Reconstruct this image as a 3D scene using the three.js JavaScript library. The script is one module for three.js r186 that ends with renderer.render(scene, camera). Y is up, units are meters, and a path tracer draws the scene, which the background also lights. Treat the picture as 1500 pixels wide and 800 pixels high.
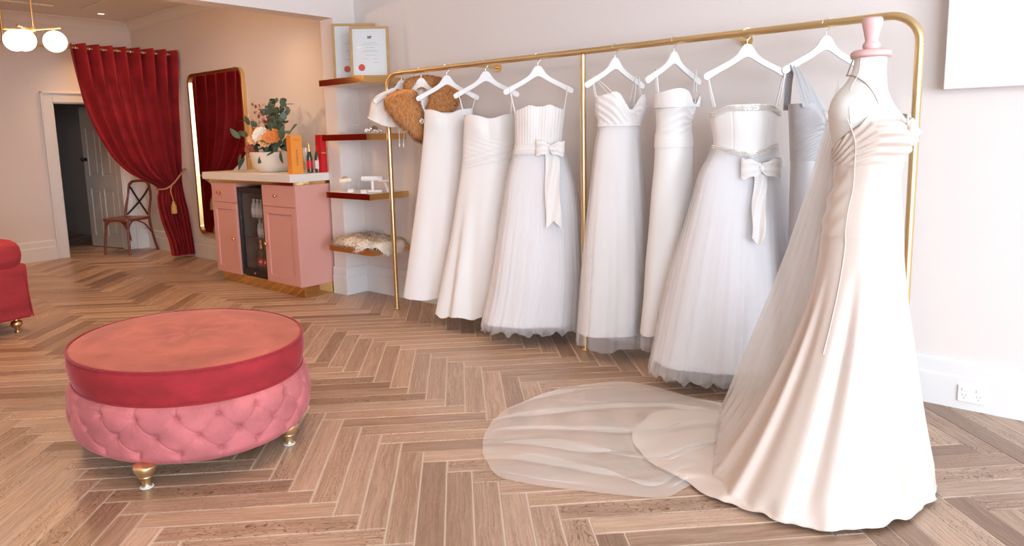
import * as THREE from 'three';
import { mergeGeometries, mergeVertices, toCreasedNormals } from 'three/addons/utils/BufferGeometryUtils.js';
import { RoundedBoxGeometry } from 'three/addons/geometries/RoundedBoxGeometry.js';
import { RectAreaLightUniformsLib } from 'three/addons/lights/RectAreaLightUniformsLib.js';

// ------------------------------------------------------------------ camera, sky, lights, exposure
const scene = new THREE.Scene();
const F = 1026.547, CYP = 343.82, CAMY = 1.386, CAMZ = 3.9575, YAW = 0.7098, PITCH = 0.14, ROLL = -0.0231;
const fw = new THREE.Vector3(-Math.sin(YAW) * Math.cos(PITCH), -Math.sin(PITCH), -Math.cos(YAW) * Math.cos(PITCH));
const rt0 = new THREE.Vector3(Math.cos(YAW), 0, -Math.sin(YAW));
const up0 = new THREE.Vector3().crossVectors(rt0, fw);
const rt = rt0.clone().multiplyScalar(Math.cos(ROLL)).addScaledVector(up0, Math.sin(ROLL));
const up = up0.clone().multiplyScalar(Math.cos(ROLL)).addScaledVector(rt0, -Math.sin(ROLL));
const FULLH = 2 * (800 - CYP);
const camera = new THREE.PerspectiveCamera(2 * Math.atan(FULLH / 2 / F) * 180 / Math.PI, 1500 / FULLH, 0.05, 60);
camera.position.set(0, CAMY, CAMZ);
camera.quaternion.setFromRotationMatrix(new THREE.Matrix4().makeBasis(rt, up, fw.clone().negate()));
camera.setViewOffset(1500, FULLH, 0, FULLH - 800, 1500, 800);
camera.updateProjectionMatrix();
scene.add(camera);

const renderer = new THREE.WebGLRenderer({ antialias: true });
renderer.toneMapping = THREE.LinearToneMapping;
renderer.toneMappingExposure = 1.26;
renderer.shadowMap.enabled = true;
RectAreaLightUniformsLib.init();

// the overcast sky outside the shop window
scene.background = new THREE.Color().setRGB(1.5, 1.7, 1.95);
// daylight of the corner shop: windows in the street wall (x = 7.6) and, behind the camera, in the side wall (z = 6.4)
const WIN = { x: 7.6, z0: 3.4, z1: 6.2, y0: 0.15, y1: 3.15 }, WIN2 = { z: 6.4, x0: 2.0, x1: 6.8, y0: 0.15, y1: 3.15 };
const DAY = new THREE.Color().setRGB(0.85, 0.965, 1.11);
const daylight = new THREE.RectAreaLight(DAY, 12.5, WIN.z1 - WIN.z0, WIN.y1 - WIN.y0);
daylight.position.set(WIN.x - 0.05, (WIN.y0 + WIN.y1) / 2, (WIN.z0 + WIN.z1) / 2);
daylight.lookAt(-5, (WIN.y0 + WIN.y1) / 2, (WIN.z0 + WIN.z1) / 2);
scene.add(daylight);
const daylight2 = new THREE.RectAreaLight(DAY, 6.5, WIN2.x1 - WIN2.x0, WIN2.y1 - WIN2.y0);
daylight2.position.set((WIN2.x0 + WIN2.x1) / 2, (WIN2.y0 + WIN2.y1) / 2, WIN2.z - 0.05);
daylight2.lookAt((WIN2.x0 + WIN2.x1) / 2, (WIN2.y0 + WIN2.y1) / 2, 0);
scene.add(daylight2);
const WARM = new THREE.Color().setRGB(1.0, 0.58, 0.28);
const DOWN_POWER = 4, GLOBE_POWER = 0.9, FRONT_POWER = 4.5;

// ------------------------------------------------------------------ helpers
const V3 = (x, y, z) => new THREE.Vector3(x, y, z);
const EYE = V3(0, CAMY, CAMZ);
const ray = (u, v) => fw.clone().addScaledVector(rt, (u - 750) / F).addScaledVector(up, -(v - CYP) / F);
const onX = (u, v, X) => { const d = ray(u, v); return EYE.clone().addScaledVector(d, X / d.x); };
const onY = (u, v, Y = 0) => { const d = ray(u, v); return EYE.clone().addScaledVector(d, (Y - CAMY) / d.y); };
const onZ = (u, v, Z = 0) => { const d = ray(u, v); return EYE.clone().addScaledVector(d, (Z - CAMZ) / d.z); };
// the vertical plane through (X0, Z0) turned by th: returns [s, y]
const onPlane = (u, v, X0, Z0, th) => {
  const d = ray(u, v), n = V3(Math.sin(th), 0, Math.cos(th));
  const t = (n.x * X0 + n.z * (Z0 - CAMZ)) / (n.x * d.x + n.z * d.z);
  const q = EYE.clone().addScaledVector(d, t);
  return [(q.x - X0) * Math.cos(th) - (q.z - Z0) * Math.sin(th), q.y];
};
const project = (p) => { const d = p.clone().sub(EYE), z = d.dot(fw); return [750 + F * d.dot(rt) / z, CYP - F * d.dot(up) / z, z]; };
let seed = 12345;
const rnd = () => { seed |= 0; seed = seed + 0x6D2B79F5 | 0; let t = Math.imul(seed ^ seed >>> 15, 1 | seed); t = t + Math.imul(t ^ t >>> 7, 61 | t) ^ t; return ((t ^ t >>> 14) >>> 0) / 4294967296; };
const rr = (a, b) => a + (b - a) * rnd();
const lerp = (a, b, t) => a + (b - a) * t;
const clamp = (x, a = 0, b = 1) => Math.min(b, Math.max(a, x));
const sstep = (a, b, x) => { const t = clamp((x - a) / (b - a)); return t * t * (3 - 2 * t); };
const gauss = (x, s) => Math.exp(-x * x / (2 * s * s));
// piecewise-cubic (monotone enough) table lookup; table rows sorted by first entry
function table(rows) {
  const n = rows.length, k = rows[0].length;
  return (x) => {
    if (x <= rows[0][0]) return rows[0].slice(1);
    if (x >= rows[n - 1][0]) return rows[n - 1].slice(1);
    let i = 0; while (rows[i + 1][0] < x) i++;
    const h = rows[i + 1][0] - rows[i][0], t = (x - rows[i][0]) / h, out = [];
    for (let j = 1; j < k; j++) {
      const sl = (a, b) => (rows[b][j] - rows[a][j]) / (rows[b][0] - rows[a][0]);
      const d = sl(i, i + 1), m0 = i > 0 ? (sl(i - 1, i) + d) / 2 : d, m1 = i < n - 2 ? (sl(i + 1, i + 2) + d) / 2 : d;
      const t2 = t * t, t3 = t2 * t;
      out.push((2 * t3 - 3 * t2 + 1) * rows[i][j] + (t3 - 2 * t2 + t) * h * m0 + (3 * t2 - 2 * t3) * rows[i + 1][j] + (t3 - t2) * h * m1);
    }
    return out;
  };
}
const hash2 = (x, y, s) => { let h = Math.imul(x, 374761393) + Math.imul(y, 668265263) + Math.imul(s, 974634773) | 0; h = Math.imul(h ^ h >>> 13, 1274126177); return ((h ^ h >>> 16) >>> 0) / 4294967296; };
// value noise, period px/py so that textures tile
function vnoise(x, y, px, py, s) {
  const xi = Math.floor(x), yi = Math.floor(y), fx = x - xi, fy = y - yi, u = fx * fx * (3 - 2 * fx), v = fy * fy * (3 - 2 * fy);
  const m = (a, p) => ((a % p) + p) % p;
  const a = hash2(m(xi, px), m(yi, py), s), b = hash2(m(xi + 1, px), m(yi, py), s), c = hash2(m(xi, px), m(yi + 1, py), s), d = hash2(m(xi + 1, px), m(yi + 1, py), s);
  return a + (b - a) * u + (c - a) * v + (a - b - c + d) * u * v;
}
function fbm(x, y, px, py, s, oct = 4) { let a = 0, w = 0.5, t = 0; for (let i = 0; i < oct; i++) { a += w * vnoise(x, y, px, py, s + i); t += w; w /= 2; x *= 2; y *= 2; px *= 2; py *= 2; } return a / t; }
const n3 = (x, y, z, s = 0) => fbm(x + z * 0.731 + 40, y - z * 0.617 + 40, 4096, 4096, s, 2) * 2 - 1;
function tex(w, h, fn, srgb = true) {
  const d = new Uint8Array(w * h * 4);
  for (let j = 0; j < h; j++) for (let i = 0; i < w; i++) { const c = fn(i / w, j / h, i, j), o = (j * w + i) * 4; d[o] = clamp(c[0]) * 255; d[o + 1] = clamp(c[1]) * 255; d[o + 2] = clamp(c[2]) * 255; d[o + 3] = 255; }
  const t = new THREE.DataTexture(d, w, h, THREE.RGBAFormat);
  t.wrapS = t.wrapT = THREE.RepeatWrapping; t.magFilter = THREE.LinearFilter; t.minFilter = THREE.LinearMipmapLinearFilter; t.generateMipmaps = true;
  if (srgb) t.colorSpace = THREE.SRGBColorSpace;
  t.needsUpdate = true; return t;
}
const grey = (g) => [g, g, g];
const taken = {};
function numbered(n) { if (!(n in taken)) { taken[n] = 0; return n; } taken[n]++; return n + '_' + String(taken[n]).padStart(3, '0'); }
function tag(o, label, category, group, kind) { o.userData = {}; if (label) o.userData.label = label; if (category) o.userData.category = category; if (group) o.userData.group = group; if (kind) o.userData.kind = kind; return o; }
function shade(o) { o.traverse((m) => { if (m.isMesh) { m.castShadow = true; m.receiveShadow = true; } }); return o; }
function thing(name, label, category, pos = V3(0, 0, 0), turn = 0, group) {
  const g = new THREE.Group(); g.name = numbered(name); g.position.copy(pos); g.rotation.y = turn; scene.add(g); return tag(g, label, category, group);
}
function part(name, geo, mat, parent, label, kind) {
  const m = new THREE.Mesh(Array.isArray(geo) ? merge(geo) : geo, mat); m.name = name; m.castShadow = m.receiveShadow = true; parent.add(m);
  if (label) m.userData.label = label; if (kind) m.userData.kind = kind; return m;
}
function single(name, geo, mat, label, category, group) { const m = part(numbered(name), geo, mat, scene); return tag(m, label, category, group); }
function structure(name, geo, mat, label, category) { const m = part(name, geo, mat, scene); return tag(m, label, category, null, 'structure'); }
function merge(list) {
  const any = list.some((g) => !g.index);
  list = list.map((g) => { g = any && g.index ? g.toNonIndexed() : g; for (const k of Object.keys(g.attributes)) if (!['position', 'normal', 'uv'].includes(k)) g.deleteAttribute(k); return g; });
  return mergeGeometries(list);
}
// geometry makers
function bx(x0, x1, y0, y1, z0, z1, r = 0) {
  const w = Math.abs(x1 - x0), h = Math.abs(y1 - y0), d = Math.abs(z1 - z0);
  const g = r > 0 ? new RoundedBoxGeometry(w, h, d, 2, Math.min(r, w / 2.01, h / 2.01, d / 2.01)) : new THREE.BoxGeometry(w, h, d);
  if (r <= 0) { const p = g.attributes.position, n = g.attributes.normal, u = g.attributes.uv; for (let i = 0; i < p.count; i++) { const X = p.getX(i), Y = p.getY(i), Z = p.getZ(i); if (Math.abs(n.getX(i)) > 0.5) u.setXY(i, Z, Y); else if (Math.abs(n.getY(i)) > 0.5) u.setXY(i, X, Z); else u.setXY(i, X, Y); } }
  return g.translate((x0 + x1) / 2, (y0 + y1) / 2, (z0 + z1) / 2);
}
function tube(pts, r, seg = 40, rad = 10, closed = false, curve = 'catmullrom') {
  const c = new THREE.CatmullRomCurve3(pts.map((p) => p.isVector3 ? p : V3(...p)), closed, curve, 0.5);
  return new THREE.TubeGeometry(c, seg, r, rad, closed);
}
// a straight round bar
function bar(a, b, r, rad = 14, r2 = r) {
  const d = b.clone().sub(a), g = new THREE.CylinderGeometry(r2, r, d.length(), rad);
  g.applyQuaternion(new THREE.Quaternion().setFromUnitVectors(V3(0, 1, 0), d.clone().normalize()));
  return g.translate((a.x + b.x) / 2, (a.y + b.y) / 2, (a.z + b.z) / 2);
}
function capped(pts, r, seg = 40, rad = 10) { const g = [tube(pts, r, seg, rad)]; for (const p of [pts[0], pts[pts.length - 1]]) { const q = p.isVector3 ? p : V3(...p); g.push(new THREE.SphereGeometry(r, rad, 6).translate(q.x, q.y, q.z)); } return g; }
const lathe = (pts, seg = 32) => new THREE.LatheGeometry(pts.map((p) => new THREE.Vector2(p[0], p[1])), seg);
// grid surface from fn(u, v) -> [x, y, z]; uv in given scale
function grid(nu, nv, fn, closedU = false, us = 1, vs = 1) {
  const P = [], U = [], I = [], cols = nu + 1;
  for (let j = 0; j <= nv; j++) for (let i = 0; i <= nu; i++) { const u = i / nu, v = j / nv, q = fn(closedU && i === nu ? 0 : u, v); P.push(q[0], q[1], q[2]); U.push(u * us, v * vs); }
  for (let j = 0; j < nv; j++) for (let i = 0; i < nu; i++) { const a = j * cols + i, b = a + 1, c = a + cols, d = c + 1; I.push(a, c, b, b, c, d); }
  const g = new THREE.BufferGeometry(); g.setAttribute('position', new THREE.Float32BufferAttribute(P, 3)); g.setAttribute('uv', new THREE.Float32BufferAttribute(U, 2)); g.setIndex(I); g.computeVertexNormals();
  if (closedU) { const n = g.attributes.normal; for (let j = 0; j <= nv; j++) { const a = j * cols, b = a + nu, x = n.getX(a) + n.getX(b), y = n.getY(a) + n.getY(b), z = n.getZ(a) + n.getZ(b), l = Math.hypot(x, y, z) || 1; n.setXYZ(a, x / l, y / l, z / l); n.setXYZ(b, x / l, y / l, z / l); } }
  return g;
}
// ribbon with thickness along centre points c[], with side vectors s[] (half width) and normal thickness t
function ribbon(fn, nu, t = 0.0015) { // fn(u) -> {c, s, n}
  const one = (k) => grid(nu, 4, (u, v) => { const q = fn(u); const w = v * 2 - 1; return q.c.clone().addScaledVector(q.s, w).addScaledVector(q.n, t * k).toArray(); });
  return merge([one(1), one(-1)]);
}
const at = (g, x, y, z) => g.translate(x, y, z);
const M = (o) => new THREE.MeshPhysicalMaterial({ side: THREE.DoubleSide, ...o });
const lin = (r, g, b) => new THREE.Color().setRGB(r, g, b);

// ------------------------------------------------------------------ materials
const plasterBump = tex(512, 512, (u, v) => grey(fbm(u * 64, v * 64, 64, 64, 5, 4)), false);
const clothWeave = tex(256, 256, (u, v, i, j) => grey(0.5 + 0.25 * ((i ^ j) & 1 ? 1 : -1) * 0.6 + 0.3 * (vnoise(u * 128, v * 128, 128, 128, 4) - 0.5)), false);
const velvetMap = tex(512, 512, (u, v) => { const a = fbm(u * 5 + 1.5 * fbm(u * 4, v * 4, 4, 4, 31), v * 5, 5, 5, 21, 5), b = vnoise(u * 256, v * 256, 256, 256, 8); const k = 0.86 + 0.26 * (a - 0.45) + 0.05 * (b - 0.5); return [k, k, k]; });
const velvetBump = tex(256, 256, (u, v) => grey(vnoise(u * 128, v * 128, 128, 128, 12)), false);
const mat = {};
mat.wall = M({ color: lin(0.80, 0.735, 0.70), roughness: 0.92, bumpMap: plasterBump, bumpScale: 0.0006 });
mat.trim = M({ color: lin(0.80, 0.795, 0.785), roughness: 0.5 });
mat.ceiling = M({ color: lin(0.80, 0.77, 0.73), roughness: 0.95 });
mat.grout = M({ color: lin(0.72, 0.65, 0.57), roughness: 0.95 });
mat.brass = M({ color: lin(0.78, 0.595, 0.315), metalness: 1, roughness: 0.3 });
mat.brassMirror = M({ color: lin(0.80, 0.56, 0.25), metalness: 1, roughness: 0.10 });
mat.brassSoft = M({ color: lin(0.83, 0.66, 0.38), metalness: 1, roughness: 0.38 });
mat.copper = M({ color: lin(0.86, 0.55, 0.36), metalness: 1, roughness: 0.2 });
mat.chrome = M({ color: lin(0.8, 0.78, 0.75), metalness: 1, roughness: 0.2 });
mat.whiteWood = M({ color: lin(0.84, 0.84, 0.84), roughness: 0.42 });
mat.satin = M({ color: lin(0.84, 0.825, 0.81), roughness: 0.46, sheen: 0.4, sheenRoughness: 0.5, bumpMap: clothWeave, bumpScale: 0.0001 });
mat.crepe = M({ color: lin(0.84, 0.825, 0.815), roughness: 0.75, sheen: 0.4, sheenRoughness: 0.6 });
mat.tulleBase = M({ color: lin(0.93, 0.93, 0.95), roughness: 0.8 });
mat.tulle = M({ color: lin(0.95, 0.95, 0.97), roughness: 1, transparent: true, opacity: 0.3, transmission: 0.3, thickness: 0 });
mat.veil = M({ color: lin(0.95, 0.94, 0.93), roughness: 1, transparent: true, opacity: 0.47, transmission: 0.3, thickness: 0 });
mat.ivorySatin = M({ color: lin(0.72, 0.62, 0.55), roughness: 0.33, clearcoat: 0.5, clearcoatRoughness: 0.3, sheen: 0.25, sheenRoughness: 0.4, sheenColor: lin(1, 0.95, 0.9) });
mat.greySatin = M({ color: lin(0.44, 0.435, 0.45), roughness: 0.36, sheen: 0.4, sheenRoughness: 0.4 });
mat.linen = M({ color: lin(0.84, 0.82, 0.78), roughness: 0.85, bumpMap: clothWeave, bumpScale: 0.0004 });
mat.seam = M({ color: lin(0.42, 0.34, 0.27), roughness: 0.8 });
mat.pinkWood = M({ color: lin(0.80, 0.50, 0.48), roughness: 0.45 });
mat.bead = M({ color: lin(0.84, 0.80, 0.75), roughness: 0.2, metalness: 0.15 });
mat.curtain = M({ color: lin(0.50, 0.020, 0.028), map: velvetMap, roughness: 0.85, sheen: 0.7, sheenRoughness: 0.45, sheenColor: lin(0.85, 0.12, 0.12), bumpMap: velvetBump, bumpScale: 0.0003 });
mat.velvetTop = M({ color: lin(0.64, 0.195, 0.15), map: velvetMap, roughness: 0.9, sheen: 0.8, sheenRoughness: 0.45, sheenColor: lin(1.0, 0.55, 0.48), bumpMap: velvetBump, bumpScale: 0.0004 });
mat.velvetBand = M({ color: lin(0.47, 0.028, 0.04), map: velvetMap, roughness: 0.9, sheen: 1.0, sheenRoughness: 0.45, sheenColor: lin(1.0, 0.5, 0.52), bumpMap: velvetBump, bumpScale: 0.0004 });
mat.velvetBase = M({ color: lin(0.74, 0.22, 0.235), map: velvetMap, roughness: 0.9, sheen: 0.9, sheenRoughness: 0.4, sheenColor: lin(1.0, 0.6, 0.6), bumpMap: velvetBump, bumpScale: 0.0004 });
mat.velvetSofa = M({ color: lin(0.52, 0.045, 0.055), map: velvetMap, roughness: 0.9, sheen: 0.7, sheenRoughness: 0.45, sheenColor: lin(1.0, 0.25, 0.22), bumpMap: velvetBump, bumpScale: 0.0004 });
mat.cabinet = M({ color: lin(0.70, 0.36, 0.31), roughness: 0.5 });
mat.stone = M({ color: lin(0.80, 0.77, 0.73), roughness: 0.35 });
mat.black = M({ color: lin(0.012, 0.011, 0.011), roughness: 0.35 });
mat.blackMatte = M({ color: lin(0.02, 0.018, 0.017), roughness: 0.7 });
mat.greyDrape = M({ color: lin(0.52, 0.51, 0.52), roughness: 0.95 });
mat.glassPane = M({ color: lin(0.96, 0.97, 0.97), roughness: 0.02, transmission: 1, thickness: 0, ior: 1.45 });
mat.tintPane = M({ color: lin(0.90, 0.90, 0.90), roughness: 0.03, transmission: 1, thickness: 0, ior: 1.45 });
mat.glass = M({ color: lin(0.97, 0.98, 0.98), roughness: 0.02, transmission: 1, thickness: 0, ior: 1.5 });
mat.mirror = M({ color: lin(0.86, 0.86, 0.86), metalness: 1, roughness: 0.02 });
mat.globe = M({ color: lin(0.95, 0.93, 0.88), roughness: 0.3, emissive: lin(1, 0.93, 0.82), emissiveIntensity: 1.6 });
mat.lampGlow = M({ color: lin(0.9, 0.9, 0.85), roughness: 0.4, emissive: lin(1, 0.88, 0.7), emissiveIntensity: 4 });
mat.door = M({ color: lin(0.60, 0.56, 0.51), roughness: 0.55 });
const woodGrain = (base, dark, s) => tex(256, 256, (u, v) => { const g = fbm(u * 3, v * 40, 3, 40, s, 4), f = fbm(u * 24, v * 160, 24, 160, s + 9, 2), k = clamp(0.65 * g + 0.35 * f); return base.map((b, i) => lerp(dark[i], b, k * 1.2)); });
mat.chairWood = M({ color: 0xffffff, map: woodGrain([0.58, 0.30, 0.17], [0.36, 0.16, 0.08], 71), roughness: 0.42, clearcoat: 0.3 });
mat.frameOak = M({ color: 0xffffff, map: woodGrain([0.80, 0.66, 0.45], [0.66, 0.50, 0.30], 77), roughness: 0.55 });
mat.paper = M({ color: lin(0.86, 0.85, 0.85), roughness: 0.8 });
mat.gold = M({ color: lin(0.85, 0.62, 0.28), metalness: 1, roughness: 0.3 });
mat.rope = M({ color: lin(0.52, 0.24, 0.12), roughness: 0.8, sheen: 0.3 });
mat.tassel = M({ color: lin(0.60, 0.36, 0.11), roughness: 0.75, sheen: 0.4 });
mat.orange = M({ color: lin(0.84, 0.30, 0.03), roughness: 0.5 });
mat.red = M({ color: lin(0.62, 0.012, 0.02), roughness: 0.4 });
mat.ceramic = M({ color: lin(0.78, 0.72, 0.63), roughness: 0.6 });
mat.leafDark = M({ color: lin(0.045, 0.085, 0.06), roughness: 0.6 });
mat.leafGrey = M({ color: lin(0.16, 0.22, 0.17), roughness: 0.7 });
mat.leafMid = M({ color: lin(0.075, 0.14, 0.085), roughness: 0.6 });
mat.stem = M({ color: lin(0.22, 0.12, 0.06), roughness: 0.8 });
mat.bloomOrange = M({ color: lin(0.72, 0.25, 0.06), roughness: 0.8 });
mat.bloomPeach = M({ color: lin(0.80, 0.47, 0.25), roughness: 0.8 });
mat.bloomWhite = M({ color: lin(0.84, 0.80, 0.74), roughness: 0.8 });
mat.bloomRust = M({ color: lin(0.36, 0.10, 0.06), roughness: 0.85 });
mat.budPink = M({ color: lin(0.72, 0.45, 0.36), roughness: 0.8 });
mat.fluteGlass = M({ color: lin(0.92, 0.92, 0.92), roughness: 0.04, transparent: true, opacity: 0.2, ior: 1.5 });
mat.fridgeInner = M({ color: lin(0.10, 0.10, 0.10), roughness: 0.6 });
mat.furTan = M({ color: lin(0.86, 0.50, 0.24), roughness: 0.9, sheen: 0.6 });
mat.furBrown = M({ color: lin(0.70, 0.29, 0.085), roughness: 0.9, sheen: 0.8, sheenRoughness: 0.5, sheenColor: lin(1, 0.6, 0.3) });
mat.furDark = M({ color: lin(0.42, 0.145, 0.045), roughness: 0.9, sheen: 0.6, sheenRoughness: 0.5, sheenColor: lin(1, 0.5, 0.25) });
mat.furCream = M({ color: lin(0.94, 0.86, 0.76), roughness: 0.95, sheen: 0.5 });
mat.plastic = M({ color: lin(0.86, 0.87, 0.88), roughness: 0.3 });
mat.slot = M({ color: lin(0.10, 0.10, 0.11), roughness: 0.6 });
mat.bottleGlass = M({ color: lin(0.05, 0.07, 0.05), roughness: 0.08 });
mat.clearBottle = M({ color: lin(0.52, 0.55, 0.58), roughness: 0.12 });
mat.foil = M({ color: lin(0.82, 0.52, 0.24), metalness: 0.8, roughness: 0.35 });
mat.label = M({ color: lin(0.75, 0.76, 0.78), roughness: 0.6 });
mat.rubber = M({ color: lin(0.75, 0.74, 0.72), roughness: 0.6 });

// ------------------------------------------------------------------ room shell
const XF = -9.9, XN0 = -5.352, XN1 = -5.173, ZN = 0.229, HH = 2.42, CB = 2.95, CF = 3.3, ZL = 6.4, XW = WIN.x, DEEP = 4.8;
// wall with the rack: one plane through both rooms
structure('wall_right', bx(XF - DEEP, XW + 0.2, 0, CF + 0.1, -0.15, 0), mat.wall, 'long pale pink plaster wall behind the brass dress rack', 'wall');
// partition between the rooms: short return wall and header across the opening
structure('wall_partition', [bx(XN0, XN1, 0, CF, 0, ZN), bx(XN0, XN1, HH, CF, ZN, ZL), bx(XN0, XN1, 0, HH, 3.05, ZL)], mat.wall, 'pale pink partition with short return and header over the wide opening', 'wall');
// far wall with the door opening
const DZ0 = 0.27, DZ1 = 0.985, DH = 1.92;
structure('wall_far', [bx(XF - 0.15, XF, 0, CB, -0.01, DZ0), bx(XF - 0.15, XF, DH, CB, DZ0, DZ1), bx(XF - 0.15, XF, 0, CB, DZ1, ZL)], mat.wall, 'far plaster wall with the dark doorway', 'wall');
structure('wall_left', [bx(XF - DEEP, WIN2.x0, 0, CF + 0.1, ZL, ZL + 0.15), bx(WIN2.x1, XW + 0.2, 0, CF + 0.1, ZL, ZL + 0.15), bx(WIN2.x0, WIN2.x1, 0, WIN2.y0, ZL, ZL + 0.15), bx(WIN2.x0, WIN2.x1, WIN2.y1, CF + 0.1, ZL, ZL + 0.15)], mat.wall, 'pale plaster wall facing the dress rack', 'wall');
structure('ceiling', bx(XN1, XW + 0.2, CF, CF + 0.12, 0, ZL), mat.ceiling, 'white ceiling of the rack room', 'ceiling');
{ // back ceiling with a raised tray border
  const g = structure('ceiling_001', bx(XF, XN0, CB, CB + 0.12, 0, ZL), mat.ceiling, 'ceiling of the back room with a moulded border', 'ceiling');
  part('moulding', [bx(XF + 0.75, XF + 0.79, CB - 0.022, CB, 1.1, 5.4, 0.008), bx(XF + 0.79, XN0 - 0.75, CB - 0.022, CB, 0.78, 0.82, 0.008)], mat.ceiling, g);
}
// front wall with the shop window
structure('wall_front', [bx(XW, XW + 0.15, 0, CF, 0, WIN.z0), bx(XW, XW + 0.15, 0, CF, WIN.z1, ZL), bx(XW, XW + 0.15, 0, WIN.y0, WIN.z0, WIN.z1), bx(XW, XW + 0.15, WIN.y1, CF, WIN.z0, WIN.z1)], mat.wall, 'street wall with the tall shop window', 'wall');
{
  const w = new THREE.Group(); w.name = 'window_1'; scene.add(w); tag(w, 'tall shop window of three panes facing the street', 'window', null, 'structure');
  const zs = [0, 1, 2, 3].map((i) => lerp(WIN.z0, WIN.z1, i / 3));
  part('window_frame', [bx(XW, XW + 0.1, WIN.y0, WIN.y0 + 0.05, WIN.z0, WIN.z1), bx(XW, XW + 0.1, WIN.y1 - 0.05, WIN.y1, WIN.z0, WIN.z1), ...zs.map((z) => bx(XW, XW + 0.1, WIN.y0, WIN.y1, z - 0.025, z + 0.025))], mat.trim, w);
  for (let i = 0; i < 3; i++) part('pane', bx(XW + 0.045, XW + 0.051, WIN.y0 + 0.05, WIN.y1 - 0.05, zs[i] + 0.025, zs[i + 1] - 0.025), mat.glassPane, w);
}
{
  const w = new THREE.Group(); w.name = 'window_2'; scene.add(w); tag(w, 'tall shop window of three panes opposite the dress rack', 'window', null, 'structure');
  const xs = [0, 1, 2, 3].map((i) => lerp(WIN2.x0, WIN2.x1, i / 3));
  part('window_frame', [bx(WIN2.x0, WIN2.x1, WIN2.y0, WIN2.y0 + 0.05, ZL, ZL + 0.1), bx(WIN2.x0, WIN2.x1, WIN2.y1 - 0.05, WIN2.y1, ZL, ZL + 0.1), ...xs.map((x) => bx(x - 0.025, x + 0.025, WIN2.y0, WIN2.y1, ZL, ZL + 0.1))], mat.trim, w);
  for (let i = 0; i < 3; i++) part('pane', bx(xs[i] + 0.025, xs[i + 1] - 0.025, WIN2.y0 + 0.05, WIN2.y1 - 0.05, ZL + 0.045, ZL + 0.051), mat.glassPane, w);
}
// baseboards: moulded profile, swept along each wall
function skirting(a, b, h = 0.246, t = 0.022) { // a, b: [x, z] along the wall, room on the left hand side of a->b seen from above mirrored by normal given
  { const t = a; a = b; b = t; }
  const dx = b[0] - a[0], dz = b[1] - a[1], L = Math.hypot(dx, dz);
  const s = new THREE.Shape(); s.moveTo(0, 0); s.lineTo(t, 0); s.lineTo(t, h * 0.62); s.quadraticCurveTo(t, h * 0.66, t * 0.72, h * 0.68); s.lineTo(t * 0.72, h * 0.9); s.quadraticCurveTo(t * 0.7, h, t * 0.2, h); s.lineTo(0, h);
  const g = new THREE.ExtrudeGeometry(s, { depth: L, bevelEnabled: false, curveSegments: 4 });
  g.rotateY(Math.atan2(dx, dz)); return g.translate(a[0], 0, a[1]);
}
structure('baseboard_right', [skirting([XN1, 0], [XW, 0]), skirting([XF, 0], [XN0, 0])], mat.trim, 'tall white moulded baseboard under the dress rack', 'baseboard');
structure('baseboard_partition', [skirting([XN1, ZN], [XN1, 0]), skirting([XN0, ZN], [XN1, ZN]), bx(XN1, XN1 + 0.022, 0, 0.152, ZN, ZN + 0.022), bx(XN1, XN1 + 0.0158, 0, 0.24, ZN, ZN + 0.0158)], mat.trim, 'white moulded baseboard wrapping the short return wall', 'baseboard');
structure('baseboard_far', [skirting([XF, ZL], [XF, DZ1 + 0.13]), skirting([XF, DZ0 - 0.13], [XF, 0])], mat.trim, 'white moulded baseboard on the doorway wall', 'baseboard');
structure('trim_1', [bx(XF, XF + 0.02, 0, DH + 0.13, DZ1, DZ1 + 0.1, 0.006), bx(XF, XF + 0.035, 0, DH + 0.13, DZ1 + 0.1, DZ1 + 0.13, 0.01), bx(XF, XF + 0.02, 0, DH + 0.13, DZ0 - 0.1, DZ0, 0.006), bx(XF, XF + 0.035, 0, DH + 0.13, DZ0 - 0.13, DZ0 - 0.1, 0.01), bx(XF, XF + 0.02, DH, DH + 0.1, DZ0, DZ1, 0.006), bx(XF, XF + 0.035, DH + 0.1, DH + 0.13, DZ0 - 0.13, DZ1 + 0.13, 0.01), bx(XF - 0.15, XF, DH - 0.012, DH, DZ0, DZ1), bx(XF - 0.15, XF, 0, DH, DZ1 - 0.012, DZ1), bx(XF - 0.15, XF, 0, DH, DZ0, DZ0 + 0.012)], mat.trim, 'cream moulded door surround around the dark doorway', 'door trim');
{ // cornice around the back room
  const s = new THREE.Shape(); s.moveTo(0, 0); s.lineTo(0, -0.10); s.lineTo(0.012, -0.10); s.quadraticCurveTo(0.03, -0.03, 0.10, -0.012); s.lineTo(0.10, 0);
  const run = (b, a) => { const g = new THREE.ExtrudeGeometry(s, { depth: Math.hypot(b[0] - a[0], b[1] - a[1]), bevelEnabled: false, curveSegments: 6 }); g.rotateY(Math.atan2(b[0] - a[0], b[1] - a[1])); return g.translate(a[0], CB, a[1]); };
  structure('trim_2', [run([XF, 0], [XN0, 0]), run([XF, ZL], [XF, 0])], mat.ceiling, 'curved plaster cornice along the back room ceiling', 'cornice');
}
// boxed white bulkhead hung on the wall by the window
structure('bulkhead', bx(-0.632, XW, 1.555, CF, 0, 0.10, 0.004), mat.trim, 'white boxed bulkhead on the wall above the power outlet', 'bulkhead');
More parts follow.
